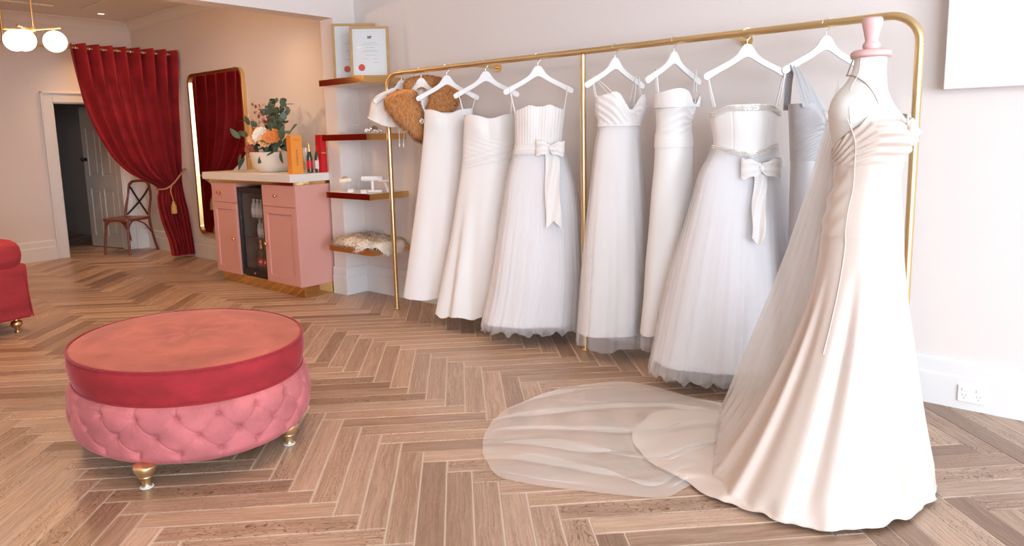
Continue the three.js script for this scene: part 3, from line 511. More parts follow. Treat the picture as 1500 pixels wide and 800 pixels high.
{ // gown 5: slim gown with folded cuff
  const fr = gownFrame(7, 48, [[138, 961, 1020], [150, 961, 1020], [180, 962, 1013], [215, 960, 1014], [240, 959, 1014], [280, 955, 1014], [330, 951, 1014], [380, 946, 1014], [440, 942, 1014], [486, 937, 1014]]);
  const g = gown('wedding_gown', 'slim white satin gown with folded cuff neckline and wide waistband', fr);
  const dep = (y) => lerp(0.075, 0.11, sstep(1.4, 0.2, y)), yw = fr.loc(985, 205)[1];
  part('bodice', clothTube(fr, fr.yTop, yw, { depth: dep, nv: 30, nu: 200, top: (p, c, s) => s > 0 ? 0.022 * gauss(c + 0.2, 0.4) - 0.07 * gauss(c - 0.62, 0.16) : -0.03, topReach: 0.8, bump: (c, y, s) => s > 0 ? 0.03 * gauss(c + 0.2, 0.5) * gauss(y - fr.yTop + 0.05, 0.05) + 0.003 * Math.sin(y * 160 - c * 7) : 0 }), mat.satin, g);
  part('cuff', clothTube(fr, fr.yTop + 0.004, fr.yTop - 0.075, { depth: dep, grow: 0.012, nv: 16, nu: 200, top: (p, c, s) => s > 0 ? 0.022 * gauss(c + 0.2, 0.4) - 0.07 * gauss(c - 0.62, 0.16) : -0.03, topReach: 1, bump: (c, y, s) => s > 0 ? 0.024 * gauss(c + 0.2, 0.5) + 0.02 * gauss(c - 0.95, 0.12) : 0 }), mat.satin, g);
  part('waistband', grid(140, 8, (u, v) => { const p = u * 2 * Math.PI, y = yw + 0.035 - v * 0.075, q = fr.outline(y); return [q.c + (q.a + 0.004) * Math.cos(p), y, (dep(y) + 0.005) * Math.sin(p) + 0.002 * Math.sin(v * 20)]; }, true), mat.satin, g);
  part('skirt', clothTube(fr, yw, fr.yHem, { depth: dep, fold: (p, y) => 0.05 * sstep(1.2, 0.3, y) * Math.sin(5 * p + 0.6), hem: hemWave(4, 0.006) }), mat.satin, g);
  part('petticoat', clothTube(fr, lerp(yw, fr.yHem, 0.8), fr.yHem - 0.10, { depth: dep, grow: -0.012, nu: 240, fold: (p, y) => 0.05 * Math.sin(15 * p) }), mat.tulle, g, 'sheer layer below the hem');
  strapLoop(g, fr, [961, 113], [963, 137], mat.satin, 0.005); strapLoop(g, fr, [1019, 118], [1018, 132], mat.satin, 0.003);
}
{ // gown 6: beaded ball gown
  const fr = gownFrame(8, 40, [[155, 1040, 1142], [185, 1043, 1140], [215, 1045, 1137], [228, 1040, 1141], [250, 1028, 1149], [280, 1019, 1155], [320, 1008, 1159], [380, 990, 1164], [440, 975, 1170], [500, 962, 1176], [540, 953, 1180]]);
  const g = gown('wedding_gown', 'voluminous white tulle ball gown with beaded neckline and bow', fr);
  const dep = (y) => lerp(0.092, 0.25, sstep(1.3, 0.35, y)), vee = (c) => -0.045 * (1 - Math.abs(c)), yw = fr.loc(1090, 219)[1] + 0.015;
  const corner = (c) => -0.03 * sstep(0.55, 1.0, Math.abs(c));
  part('bodice', clothTube(fr, fr.yTop, yw - 0.03, { depth: dep, nv: 34, nu: 240, top: (p, c, s) => s > 0 ? corner(c) : -0.05, topReach: 0.7, bump: (c, y, s) => s > 0 ? 0.016 * gauss(Math.abs(c) - 0.35, 0.25) * gauss(y - fr.yTop + 0.09, 0.07) + (Math.abs(Math.abs(c) - 0.52) < 0.02 ? -0.003 : 0) : 0 }), mat.satin, g);
  const nb = part('beaded_neckline', grid(120, 4, (u, v) => { const p = u * Math.PI * 2, c = Math.cos(p), y = fr.yTop + (Math.sin(p) > 0 ? corner(c) : -0.04) + 0.003 - v * 0.032, q = fr.outline(y); return [q.c + (q.a + 0.004) * c, y, (dep(y) + 0.005) * Math.sin(p) + (Math.sin(p) > 0 ? 0.005 * gauss(Math.abs(c) - 0.35, 0.25) : 0)]; }, true), mat.bead, g, 'silver beaded trim');
  part('beads', beadBand((u, v) => { const p = u * Math.PI, c = Math.cos(p), y = fr.yTop + corner(c) - v * 0.03, q = fr.outline(y); return [q.c + (q.a + 0.007) * c, y, (dep(y) + 0.009) * Math.sin(p) + 0.005 * gauss(Math.abs(c) - 0.35, 0.25)]; }, 90, 4, 0.0036), mat.bead, nb, null, 'stuff');
  const wb = part('beaded_belt', grid(120, 4, (u, v) => { const p = u * Math.PI * 2, c = Math.cos(p), y = yw + (Math.sin(p) > 0 ? vee(c) : -0.02) + 0.014 - v * 0.026, q = fr.outline(Math.max(y, yw)); return [q.c + (q.a + 0.005) * c, y, (dep(y) + 0.006) * Math.sin(p)]; }, true), mat.bead, g, 'silver beaded trim');
  part('beads', beadBand((u, v) => { const p = u * Math.PI, c = Math.cos(p), y = yw + vee(c) + 0.013 - v * 0.024, q = fr.outline(Math.max(y, yw)); return [q.c + (q.a + 0.008) * c, y, (dep(y) + 0.011) * Math.sin(p)]; }, 90, 3, 0.0036), mat.bead, wb, null, 'stuff');
  part('underskirt', clothTube(fr, yw, fr.yHem + 0.05, { depth: dep, grow: -0.015, nu: 160, fold: (p, y) => 0.03 * sstep(1.2, 0.2, y) * Math.sin(8 * p), top: (p, c, s) => s > 0 ? vee(c) * 0.8 : 0 }), mat.tulleBase, g);
  for (const [k, ph] of [[0, 0], [0.01, 2]]) part('tulle_overlay', clothTube(fr, yw, fr.yHem - k, { depth: dep, grow: k, nu: 460, nv: 44, top: (p, c, s) => s > 0 ? vee(c) : 0, fold: (p, y) => sstep(1.4, 0.55, y) * (0.013 * Math.sin(27 * p + 2 * Math.sin(p) + ph) + 0.010 * Math.sin(43 * p + ph * 2)), hem: hemWave(23, 0.012, ph) }), mat.tulle, g, 'sheer tulle layer');
  const bc = fr.loc(1104, 245), zf = dep(bc[1]) + 0.006, bw = bowGeos(0.105, 0.055);
  const bow = part('bow', bw.loops.map((q) => q.translate(bc[0], bc[1], zf)), mat.satin, g); part('knot', bw.knot.translate(bc[0], bc[1], zf), mat.satin, bow);
  const t1 = fr.loc(1091, 340); part('tail', tailGeo(bc[0], bc[1] - 0.02, t1[0], t1[1], 0.034, 0.034, -0.04, zf + 0.005, dep(t1[1]) + 0.045), mat.satin, bow);
  strapLoop(g, fr, [1036, 106], [1046, 154], mat.satin, 0.0045); strapLoop(g, fr, [1149, 104], [1139, 151], mat.satin, 0.0045);
}
{ // gown 7: grey one-shoulder satin
  const fr = gownFrame(9, 50, [[152, 1157, 1203], [175, 1158, 1206], [195, 1159, 1202], [225, 1160, 1203], [270, 1160, 1212], [340, 1158, 1222], [430, 1152, 1230], [520, 1144, 1232], [572, 1138, 1232]]);
  const g = thing('evening_gown', 'pale grey satin gown with one draped shoulder beside the mannequin', 'dress', V3(fr.x0, 0, RZ), fr.T);
  const dep = (y) => lerp(0.075, 0.12, sstep(1.4, 0.2, y)), yw = fr.loc(1180, 235)[1];
  part('bodice', clothTube(fr, fr.yTop, yw, { depth: dep, nv: 44, nu: 220, top: (p, c, s) => s > 0 ? -0.045 * sstep(-0.2, 0.9, c) : 0.0, topReach: 0.7, bump: (c, y, s) => s > 0 ? 0.03 * gauss(c - 0.45, 0.35) * gauss(y - fr.yTop + 0.07, 0.05) + 0.0045 * Math.sin((y - c * 0.05) * 210 + 2 * c) * sstep(fr.yTop - 0.04, fr.yTop - 0.1, y) : 0 }), mat.greySatin, g);
  part('skirt', clothTube(fr, yw, fr.yHem, { depth: dep, nu: 220, fold: (p, y) => sstep(1.2, 0.3, y) * (0.07 * Math.sin(6 * p + 1) + 0.03 * Math.sin(11 * p)) + 0.03 * Math.sin(p * 3 + y * 10) * sstep(0.9, 1.15, y), hem: hemWave(6, 0.012) }), mat.greySatin, g);
  const a = fr.loc(1156, 92), b0 = fr.loc(1161, 158), b1 = fr.loc(1199, 160), ya = armY(a[0]) + 0.012;
  part('shoulder_strap', grid(30, 10, (u, v) => { const t = sstep(0, 1, v), x = lerp(a[0] + lerp(0.0, 0.045, u), lerp(b0[0] + 0.012, b1[0] + 0.01, u), lerp(Math.pow(v, 2.2), v, u)), y = lerp(ya - u * 0.012, lerp(b0[1], b1[1] - 0.015, u), v) - 0.0; return [x + 0.008 * Math.sin(v * 3.14) * (1 - u), y, lerp(0.006, dep(y), Math.pow(v, 0.7)) * 0.95 + 0.004 * Math.sin(u * 16 + v * 4)]; }), mat.greySatin, g);
  part('shoulder_strap', grid(16, 10, (u, v) => { const x = lerp(a[0] + lerp(-0.012, 0.026, u), b0[0] + lerp(-0.006, 0.03, u), v), y = lerp(ya - u * 0.012, b0[1] - 0.01, v); return [x, y, lerp(0.006, -dep(y), Math.pow(v, 0.8)) + 0.003 * Math.sin(u * 14)]; }), mat.greySatin, g);
  part('gather', tube([V3(b1[0] - 0.01, b1[1] - 0.01, dep(1.5) + 0.03), V3(b1[0] - 0.004, b1[1] - 0.05, dep(1.5) + 0.026), V3(b1[0] - 0.015, b1[1] - 0.09, dep(1.5) + 0.012)], 0.008, 20, 8), mat.greySatin, g);
}

// ------------------------------------------------------------------ fur stole and bolero on the first two hangers
function strands(points, n, len, lean, w = 0.0016) { // points: fn() -> {p, n}; flat tapered hairs
  const P = [], N = [];
  for (let i = 0; i < n; i++) {
    const { p, n: nn } = points(), d = nn.clone().multiplyScalar(0.55).add(lean).add(V3(rr(-0.45, 0.45), rr(-0.45, 0.45), rr(-0.45, 0.45))).normalize(), s = nn.clone().add(V3(rr(-0.3, 0.3), rr(-0.3, 0.3), rr(-0.3, 0.3))).cross(d).normalize().multiplyScalar(w), L = len * rr(0.6, 1.3);
    const m = p.clone().addScaledVector(d, L * 0.5).addScaledVector(lean, L * 0.1), e = p.clone().addScaledVector(d, L).addScaledVector(lean, L * 0.4);
    const a = p.clone().add(s), b = p.clone().sub(s), c = m.clone().addScaledVector(s, 0.6), f = m.clone().addScaledVector(s, -0.6);
    for (const q of [a, b, c, b, f, c, c, f, e]) { P.push(q.x, q.y, q.z); N.push(nn.x, nn.y, nn.z); }
  }
  const g = new THREE.BufferGeometry(); g.setAttribute('position', new THREE.Float32BufferAttribute(P, 3)); g.setAttribute('normal', new THREE.Float32BufferAttribute(N, 3)); g.setAttribute('uv', new THREE.Float32BufferAttribute(new Float32Array(P.length / 3 * 2), 2)); return g;
}
function surfacePoints(geo, flat = false) { const p = geo.attributes.position, n = geo.attributes.normal; let zm = 0; for (let i = 0; i < p.count; i++) zm += p.getZ(i) / p.count; return () => { const i = Math.floor(rnd() * p.count), q = V3(p.getX(i), p.getY(i), p.getZ(i)), m = V3(n.getX(i), n.getY(i), n.getZ(i)); if (flat ? m.y < 0 : m.z * (q.z - zm) < 0) m.negate(); return { p: q, n: m }; }; }
function pelt(pts, widths, thick, ns = 60, nr = 40) { // a soft flattened roll along a path
  const c = new THREE.CatmullRomCurve3(pts), side = (t) => { const d = c.getTangent(t); return V3(0, 0, 1).cross(d).normalize(); };
  const wf = table(widths);
  return grid(nr, ns, (u, v) => { const t = clamp(v, 0.001, 0.999), q = c.getPoint(t), s = side(t), a = u * Math.PI * 2, w = wf(v)[0] * (1 + 0.08 * n3(v * 9, u * 5, 1)), end = Math.pow(Math.min(1, Math.min(v, 1 - v) * 9), 0.5); const k = w * Math.cos(a) * end, z = thick * Math.sin(a) * end * (1 + 0.12 * n3(v * 7, u * 6, 3)); return [q.x + s.x * k, q.y + s.y * k, q.z + s.z * k + z]; }, true, 1, 3);
}
{ // stole on hanger 2: two pelts falling from the shoulders to a jewelled clasp
  const [x0, th] = HANG[2], T = rad(th), loc = (u, v, z = 0.05) => { const q = onPlane(u, v, x0, RZ, T); return V3(q[0], q[1], z); };
  const g = thing('fur_stole', 'brown fur stole with jewelled clasp hung in a V', 'stole', V3(x0, 0, RZ), T);
  const lean = V3(0.1, -0.7, 0.4);
  const mk = (name, pts, ws) => { const geo = pelt(pts, ws, 0.034); const p = part(name, geo, mat.furBrown, g); const f = surfacePoints(geo); part('fur', strands(f, 5200, 0.03, lean, 0.0022), mat.furBrown, p, null, 'stuff'); part('fur', strands(f, 1800, 0.028, lean, 0.0022), mat.furDark, p, null, 'stuff'); part('fur', strands(f, 2200, 0.034, lean, 0.002), mat.furTan, p, null, 'stuff'); };
  mk('pelt', [loc(583, 132, 0.02), loc(588, 146, 0.05), loc(599, 166, 0.07), loc(611, 185, 0.07), loc(620, 204, 0.06)], [[0, 0.10], [0.3, 0.118], [0.55, 0.10], [0.8, 0.06], [1, 0.04]]);
  mk('pelt', [loc(654, 122, -0.02), loc(652, 138, 0.03), loc(643, 158, 0.055), loc(626, 182, 0.06)], [[0, 0.09], [0.35, 0.10], [0.7, 0.085], [1, 0.04]]);
  mk('pelt', [loc(592, 127, -0.03), loc(620, 122, -0.055), loc(650, 124, -0.04)], [[0, 0.05], [0.5, 0.06], [1, 0.05]]);
  const c = loc(619.5, 178, 0.115); part('clasp', [new THREE.TorusGeometry(0.014, 0.005, 8, 20).translate(c.x, c.y, c.z), new THREE.IcosahedronGeometry(0.008, 1).translate(c.x, c.y, c.z + 0.003), new THREE.IcosahedronGeometry(0.006, 1).translate(c.x, c.y + 0.02, c.z), new THREE.IcosahedronGeometry(0.006, 1).translate(c.x, c.y - 0.02, c.z)], mat.chrome, g, 'sparkling jewelled clasp');
  part('lace_lining', grid(20, 20, (u, v) => { const a = loc(606, 132, 0.0), b = loc(634, 128, -0.02), e = loc(619, 172, 0.03); const l = a.clone().lerp(e, v), r = b.clone().lerp(e, v), q = l.lerp(r, u); return [q.x, q.y, q.z + 0.006 * Math.sin(u * 20) * Math.sin(v * 17)]; }), mat.linen, g, 'ivory beaded lining');
}
{ // bolero on hanger 1
  const [x0] = HANG[1], T = rad(44), loc = (u, v, z = 0) => { const q = onPlane(u, v, x0, RZ, T); return V3(q[0], q[1], z); };
  const g = thing('bolero', 'cropped ivory satin bolero with short sleeves and hanging ties', 'bolero', V3(x0, 0, RZ), T);
  const A = loc(574, 129), B = loc(550, 141), C = loc(539, 172), D = loc(572, 186), E2 = loc(596, 178), F2 = loc(600, 132);
  const outlineL = table([[0, A.x, A.y], [0.35, B.x, B.y], [1, C.x, C.y]]), outlineR = table([[0, F2.x, F2.y], [0.4, lerp(F2.x, E2.x, 0.6), lerp(F2.y, E2.y, 0.5)], [1, D.x + 0.13, D.y]]);
  part('body', grid(80, 34, (u, v) => { const a = u * Math.PI * 2, l = outlineL(v), r = outlineR(v), t = (1 - Math.cos(a)) / 2, sag = 0.03 * Math.sin(t * Math.PI) * v; return [lerp(l[0], r[0], t), lerp(l[1], r[1], t) - sag, Math.sin(a) * (0.035 + 0.06 * sstep(0, 0.8, v)) * (1 + 0.06 * Math.sin(t * 22 + v * 5))]; }, true), mat.satin, g);
  part('sleeve_cuff', tube(Array.from({ length: 30 }, (_, i) => { const a = i / 30 * Math.PI * 2, l = outlineL(1), r = outlineR(1), t = (1 - Math.cos(a)) / 2; return V3(lerp(l[0], r[0], t), lerp(l[1], r[1], t) - 0.03 * Math.sin(t * Math.PI), Math.sin(a) * 0.096); }), 0.006, 60, 8, true), mat.satin, g);
  for (const [u0, u1] of [[584, 586.5], [592, 592.5]]) { const a = loc(u0, 178, 0.09), b = loc(u1, 211, 0.08); part('tie', [tube([a, a.clone().lerp(b, 0.5).add(V3(0.006, 0, 0.004)), b], 0.0028, 20, 6), bar(b.clone().add(V3(0, 0.004, 0)), b.clone().add(V3(0, -0.022, 0)), 0.0065, 8, 0.004)], mat.satin, g); }
}

// ------------------------------------------------------------------ mannequin, gown with train, veil
const AX = -0.68, AZ = 1.15;
const ringT = table([ // -y, back x, front x, half width z
  [-1.636, -0.744, -0.640, 0.052], [-1.59, -0.750, -0.640, 0.054], [-1.552, -0.768, -0.638, 0.068], [-1.52, -0.79, -0.636, 0.11], [-1.495, -0.803, -0.63, 0.15], [-1.46, -0.812, -0.615, 0.172], [-1.42, -0.814, -0.590, 0.176], [-1.385, -0.812, -0.560, 0.165], [-1.345, -0.805, -0.553, 0.152], [-1.30, -0.797, -0.565, 0.14], [-1.25, -0.790, -0.578, 0.128], [-1.195, -0.788, -0.582, 0.122], [-1.11, -0.806, -0.577, 0.145], [-1.01, -0.820, -0.566, 0.168], [-0.9, -0.828, -0.556, 0.175]]);
const ringAt = (y, ph, grow = 0) => { const [xb, xf, w] = ringT(-y), c = Math.cos(ph), s = Math.sin(ph), e = 0.88; return [(xb + xf) / 2 + ((xf - xb) / 2 + grow) * Math.sign(c) * Math.pow(Math.abs(c), e), AZ + (w + grow) * Math.sign(s) * Math.pow(Math.abs(s), e)]; };
const bustBump = (y, ph) => 0.022 * gauss(Math.abs(((ph + Math.PI) % (2 * Math.PI)) - Math.PI) - 0.62, 0.34) * gauss(y - 1.375, 0.045);
{
  const g = thing('mannequin', 'cream linen dress form with pink cap and finial', 'mannequin', V3(AX, 0, AZ));
  const L = (p) => [p[0] - AX, p[1], p[2] - AZ];
  part('torso', grid(96, 70, (u, v) => { const y = lerp(1.636, 0.95, v), ph = u * 2 * Math.PI, q = ringAt(y, ph, bustBump(y, ph)); return L([q[0], y, q[1]]); }, true, 1, 1), mat.linen, g);
  const cx = (-0.744 - 0.640) / 2 - AX;
  part('neck_cap', lathe([[0, 1.662], [0.055, 1.662], [0.066, 1.655], [0.068, 1.645], [0.066, 1.634], [0, 1.634]], 40).translate(cx, 0, 0), mat.pinkWood, g, 'round pink wooden cap');
  part('finial', lathe([[0, 1.775], [0.030, 1.775], [0.035, 1.766], [0.034, 1.755], [0.026, 1.72], [0.021, 1.695], [0.024, 1.688], [0.029, 1.682], [0.029, 1.672], [0.024, 1.666], [0.03, 1.661], [0, 1.661]], 36).translate(cx, 0, 0), mat.pinkWood, g, 'turned pink wooden finial');
  part('stand', [bar(V3(0, 0.02, 0), V3(0, 0.96, 0), 0.016), lathe([[0, 0.03], [0.11, 0.022], [0.12, 0.01], [0.12, 0], [0, 0]], 30)], mat.pinkWood, g);
  // seams laid on the form, traced on its near flank
  const onForm = (u, v) => { let z = AZ + 0.15, q; for (let i = 0; i < 8; i++) { q = onZ(u, v, z); const [xb, xf, w] = ringT(-q.y), t = clamp((q.x - (xb + xf) / 2) / ((xf - xb) / 2), -0.995, 0.995); z = AZ + w * Math.pow(1 - Math.pow(Math.abs(t), 2 / 0.88), 0.44); } return V3(q.x - AX, q.y, z - AZ + 0.003); };
  part('armhole_seam', tube([[1240, 111], [1252, 112], [1268, 122], [1281, 139], [1288, 158], [1284, 168], [1268, 178], [1250, 190], [1233, 203]].map((p) => onForm(...p)), 0.0022, 60, 6), mat.seam, g, 'tan armhole seam');
  part('neck_seam', tube([[1252, 82], [1246, 97], [1241, 111]].map((p) => onForm(...p)), 0.0022, 20, 6), mat.seam, g);
  part('side_seam', tube([[1262, 82], [1258, 108], [1247, 130], [1245, 160], [1247, 188]].map((p) => onForm(...p)), 0.0013, 30, 6), mat.linen, g);
}
// floor outline of the hem: [degrees, x, z]
const hemT = (() => {
  const h = [[-12, -0.418, 1.03], [10, -0.425, 1.17], [28, -0.462, 1.315], [52, -0.58, 1.50], [72, -0.698, 1.588], [95, -0.859, 1.606], [110, -0.976, 1.596], [122, -1.066, 1.60], [135, -1.212, 1.538], [147, -1.337, 1.504], [160, -1.484, 1.419], [170, -1.574, 1.314], [185, -1.646, 1.077], [195, -1.609, 0.941], [212, -1.416, 0.773], [225, -1.24, 0.735], [245, -1.0, 0.76], [280, -0.72, 0.84], [320, -0.50, 0.92], [348, -0.418, 1.03]];
  const all = [...h.slice(-3).map((r) => [r[0] - 360, r[1], r[2]]).slice(0, 2), ...h, [370, -0.425, 1.17]];
  return table(all);
})();
const Y0 = 1.0;
function gownPoint(ph, v) { // v in 0..1 from the hip to the hem edge
  let deg = ph * 180 / Math.PI; if (deg > 348) deg -= 360;
  const H = hemT(deg), P = ringAt(Y0, ph, 0.006), dx = H[0] - P[0], dz = H[1] - P[1], spread = Math.hypot(dx, dz);
  const tr = sstep(0.25, 0.75, spread), hA = lerp(1, 0.5, tr), pw = lerp(1.5, 1.85, tr), cut = lerp(0.999, 0.62, tr);
  let h, y;
  if (v < cut) { const k = v / cut; h = hA * Math.pow(k, pw); y = Y0 * (1 - k); } else { const k = (v - cut) / (1 - cut); h = lerp(hA, 1, k); y = 0; }
  const soft = 0.022, edge = sstep(Math.min(cut, 0.88), 1, v);
  y = soft + (y > soft ? y - soft : 0) * 1 + (soft * 0.5) * Math.exp(-Math.max(0, y) * 9) - edge * 0.019;
  // folds: run down from the hip and fan out
  const low = sstep(0.05, 0.5, v), fl = Math.sin(13 * ph + 0.6 * Math.sin(3 * ph)) * 0.55 + Math.sin(21 * ph + 1.3) * 0.3 + Math.sin(7 * ph + 2) * 0.4;
  const back = sstep(1.7, 2.3, ph) * (1 - sstep(3.9, 4.6, ph));
  const amp = low * (1 - 0.75 * edge) * lerp(0.017, 0.022, back);
  const nx = Math.cos(ph), nz = Math.sin(ph);
  let x = P[0] + dx * h + nx * fl * amp, z = P[1] + dz * h + nz * fl * amp;
  const rip = edge * (Math.max(0, fl) * 0.011 + 0.005 * Math.max(0, Math.sin(23 * ph + 0.7)) * (1 - back));
  y += rip * (1 - sstep(0.9, 1, v) * 0.3);
  const wob = edge * (0.006 * Math.sin(17 * ph + 1) + 0.004 * Math.sin(29 * ph)) * (1 - 0.3 * back); x += nx * wob; z += nz * wob;
  return [x, Math.max(0.004, y), z];
}
{
  const g = thing('bridal_gown', 'ivory satin gown with ruched bust and long train worn by the mannequin', 'wedding dress', V3(AX, 0, AZ));
  const L = (p) => [p[0] - AX, p[1], p[2] - AZ];
  const top = (ph) => { const c = Math.cos(ph); return 1.385 + 0.095 * clamp(c, -1, 0.4) + 0.012 * gauss(c - 0.75, 0.15) - 0.012 * sstep(0.92, 1, c); };
  const YB = 1.255;
  part('bodice', grid(260, 60, (u, v) => {
    const ph = u * 2 * Math.PI, c = Math.cos(ph), y = lerp(top(ph), YB, v); const front = sstep(-0.25, 0.1, c);
    const gath = front * 0.0045 * Math.sin(v * 34 + 3.0 * c + 1.2 * Math.sin(c * 5)) + (1 - front) * 0.0035 * Math.sin(v * 26 + c * 22);
    const q = ringAt(y, ph, 0.008 + bustBump(y, ph) * 1.25 + gath * (1 - 0.6 * sstep(0.75, 1, v))); return L([q[0], y, q[1]]);
  }, true, 1, 0.2), mat.ivorySatin, g);
  part('midriff', grid(200, 40, (u, v) => { const ph = u * 2 * Math.PI, y = lerp(YB, Y0, v), c = Math.cos(ph), back = sstep(0.1, -0.5, c); const q = ringAt(y, ph, 0.006 + 0.0025 * back * Math.sin(v * 20 + c * 9)); return L([q[0], y, q[1]]); }, true, 1, 0.3), mat.ivorySatin, g);
  part('skirt', grid(520, 110, (u, v) => L(gownPoint(u * 2 * Math.PI, v)), true, 2, 2), mat.ivorySatin, g, 'satin skirt spreading into a train');
  part('side_seam', tube([...Array.from({ length: 6 }, (_, i) => { const y = lerp(1.42, 1.02, i / 5), q = ringAt(y, 1.62, 0.0155); return V3(q[0] - AX, y, q[1] - AZ); }), ...Array.from({ length: 8 }, (_, i) => { const q = L(gownPoint(1.62, 0.02 + i * 0.055)); return V3(q[0], q[1], q[2] + 0.002); })], 0.002, 80, 6), mat.ivorySatin, g);
  const k = ringAt(1.385, 0.35, 0.035); // gathered knot at the bust
  part('bust_knot', [new THREE.SphereGeometry(1, 20, 14).scale(0.012, 0.026, 0.018).translate(k[0] - AX, 1.39, k[1] - AZ), ...[0, 1, 2].map((i) => new THREE.TorusGeometry(0.012 + 0.003 * i, 0.004, 8, 24).rotateY(0.6 + i * 0.5).rotateX(i).translate(k[0] - AX - 0.004 * i, 1.385 + 0.012 * i, k[1] - AZ + 0.008 * (i - 1)))], mat.ivorySatin, g);
}
{ // veil: falls from the back of the shoulders and lies over the train and the floor
  const nh = 0.5; // share of the length that hangs
  const Lp = [[1228, 118], [1208, 190], [1190, 262], [1152, 370], [1112, 468], [1080, 545]], Rp = [[1232, 150], [1224, 230], [1218, 300], [1196, 430], [1150, 556], [1098, 652]];
  const l0 = onY(1058, 592, 0.012), r0 = onY(1040, 702, 0.03), tl = V3(-0.835, 0, 1.06), tr = V3(-0.83, 0, 1.24);
  const path = (list, a, b) => list.map(([u, v]) => { const th = Math.atan2(-(b.z - a.z), b.x - a.x), q = onPlane(u, v, a.x, a.z, th); return V3(a.x + q[0] * Math.cos(th), q[1], a.z - q[0] * Math.sin(th)); });
  const LH = new THREE.CatmullRomCurve3([...path(Lp, tl, l0), l0]), RH2 = new THREE.CatmullRomCurve3([...path(Rp, tr, r0), r0]);
  const fl = (list, y = 0.01) => new THREE.CatmullRomCurve3(list.map(([u, v]) => { const q = onY(u, v, 0); q.y = y; return q; }), false, 'centripetal');
  const LF = fl([[1058, 592], [1010, 583], [965, 570], [915, 561], [850, 566], [800, 577], [765, 593]]), RF = fl([[1040, 702], [1005, 717], [975, 731], [900, 727], [840, 720], [790, 714], [752, 706]]);
  const bulge = onY(706, 654).sub(onY(758, 650));
  const g = single('bridal_veil', grid(120, 260, (u, v) => {
    let q;
    const pleat = (a, w) => w * Math.sin(2 * Math.PI * a);
    if (v < nh) {
      const t = v / nh, uu = clamp(u + pleat(u * 6 + 0.4 * Math.sin(t * 3), 0.036) * sstep(0.0, 0.2, u) * sstep(1.0, 0.8, u)); q = LH.getPoint(t).lerp(RH2.getPoint(t), uu);
      const f = 0.018 * sstep(0.02, 0.4, t) * (1 - 0.6 * sstep(0.8, 1, t)); q.x += f * Math.sin(u * 38 + t * 2); q.z += f * Math.cos(u * 38 + 1 + t);
    } else {
      const t = Math.pow((v - nh) / (1 - nh), 0.9), e = Math.sin(u * Math.PI), inner = sstep(0, 0.12, u) * sstep(1, 0.88, u), fade = 1 - 0.7 * sstep(0.8, 1, t);
      const ph1 = u * 5 + 0.35 * Math.sin(t * 5 + u * 4) + 0.5 * t, ph2 = u * 11 + 0.5 * Math.sin(t * 7 + 1) - 0.6 * t;
      const am = (0.55 + 0.45 * n3(t * 3, u * 4, 5)) * inner * fade;
      const uu = clamp(u + am * (0.085 * Math.sin(2 * Math.PI * ph1) + 0.036 * Math.sin(2 * Math.PI * ph2)));
      q = LF.getPoint(t).lerp(RF.getPoint(t), uu).addScaledVector(bulge, Math.pow(e, 0.55) * Math.pow(t, 2.5));
      q.y = 0.008 + 0.035 * (1 - sstep(0.1, 0.45, t)) * e + am * (0.016 * Math.pow(0.5 + 0.5 * Math.cos(2 * Math.PI * ph1), 3) + 0.008 * Math.pow(0.5 + 0.5 * Math.cos(2 * Math.PI * ph2), 2)) + 0.002 * e * (1 + Math.sin(u * 70 + t * 14 + 3 * Math.sin(t * 9)));
      const d = gownLift(q.x, q.z); q.y = Math.max(q.y, d);
    }
    return [q.x, Math.max(q.y, 0.004), q.z];
  }), mat.veil, 'sheer white tulle veil trailing from the mannequin onto the floor', 'veil');
}
function gownLift() { return 0; }

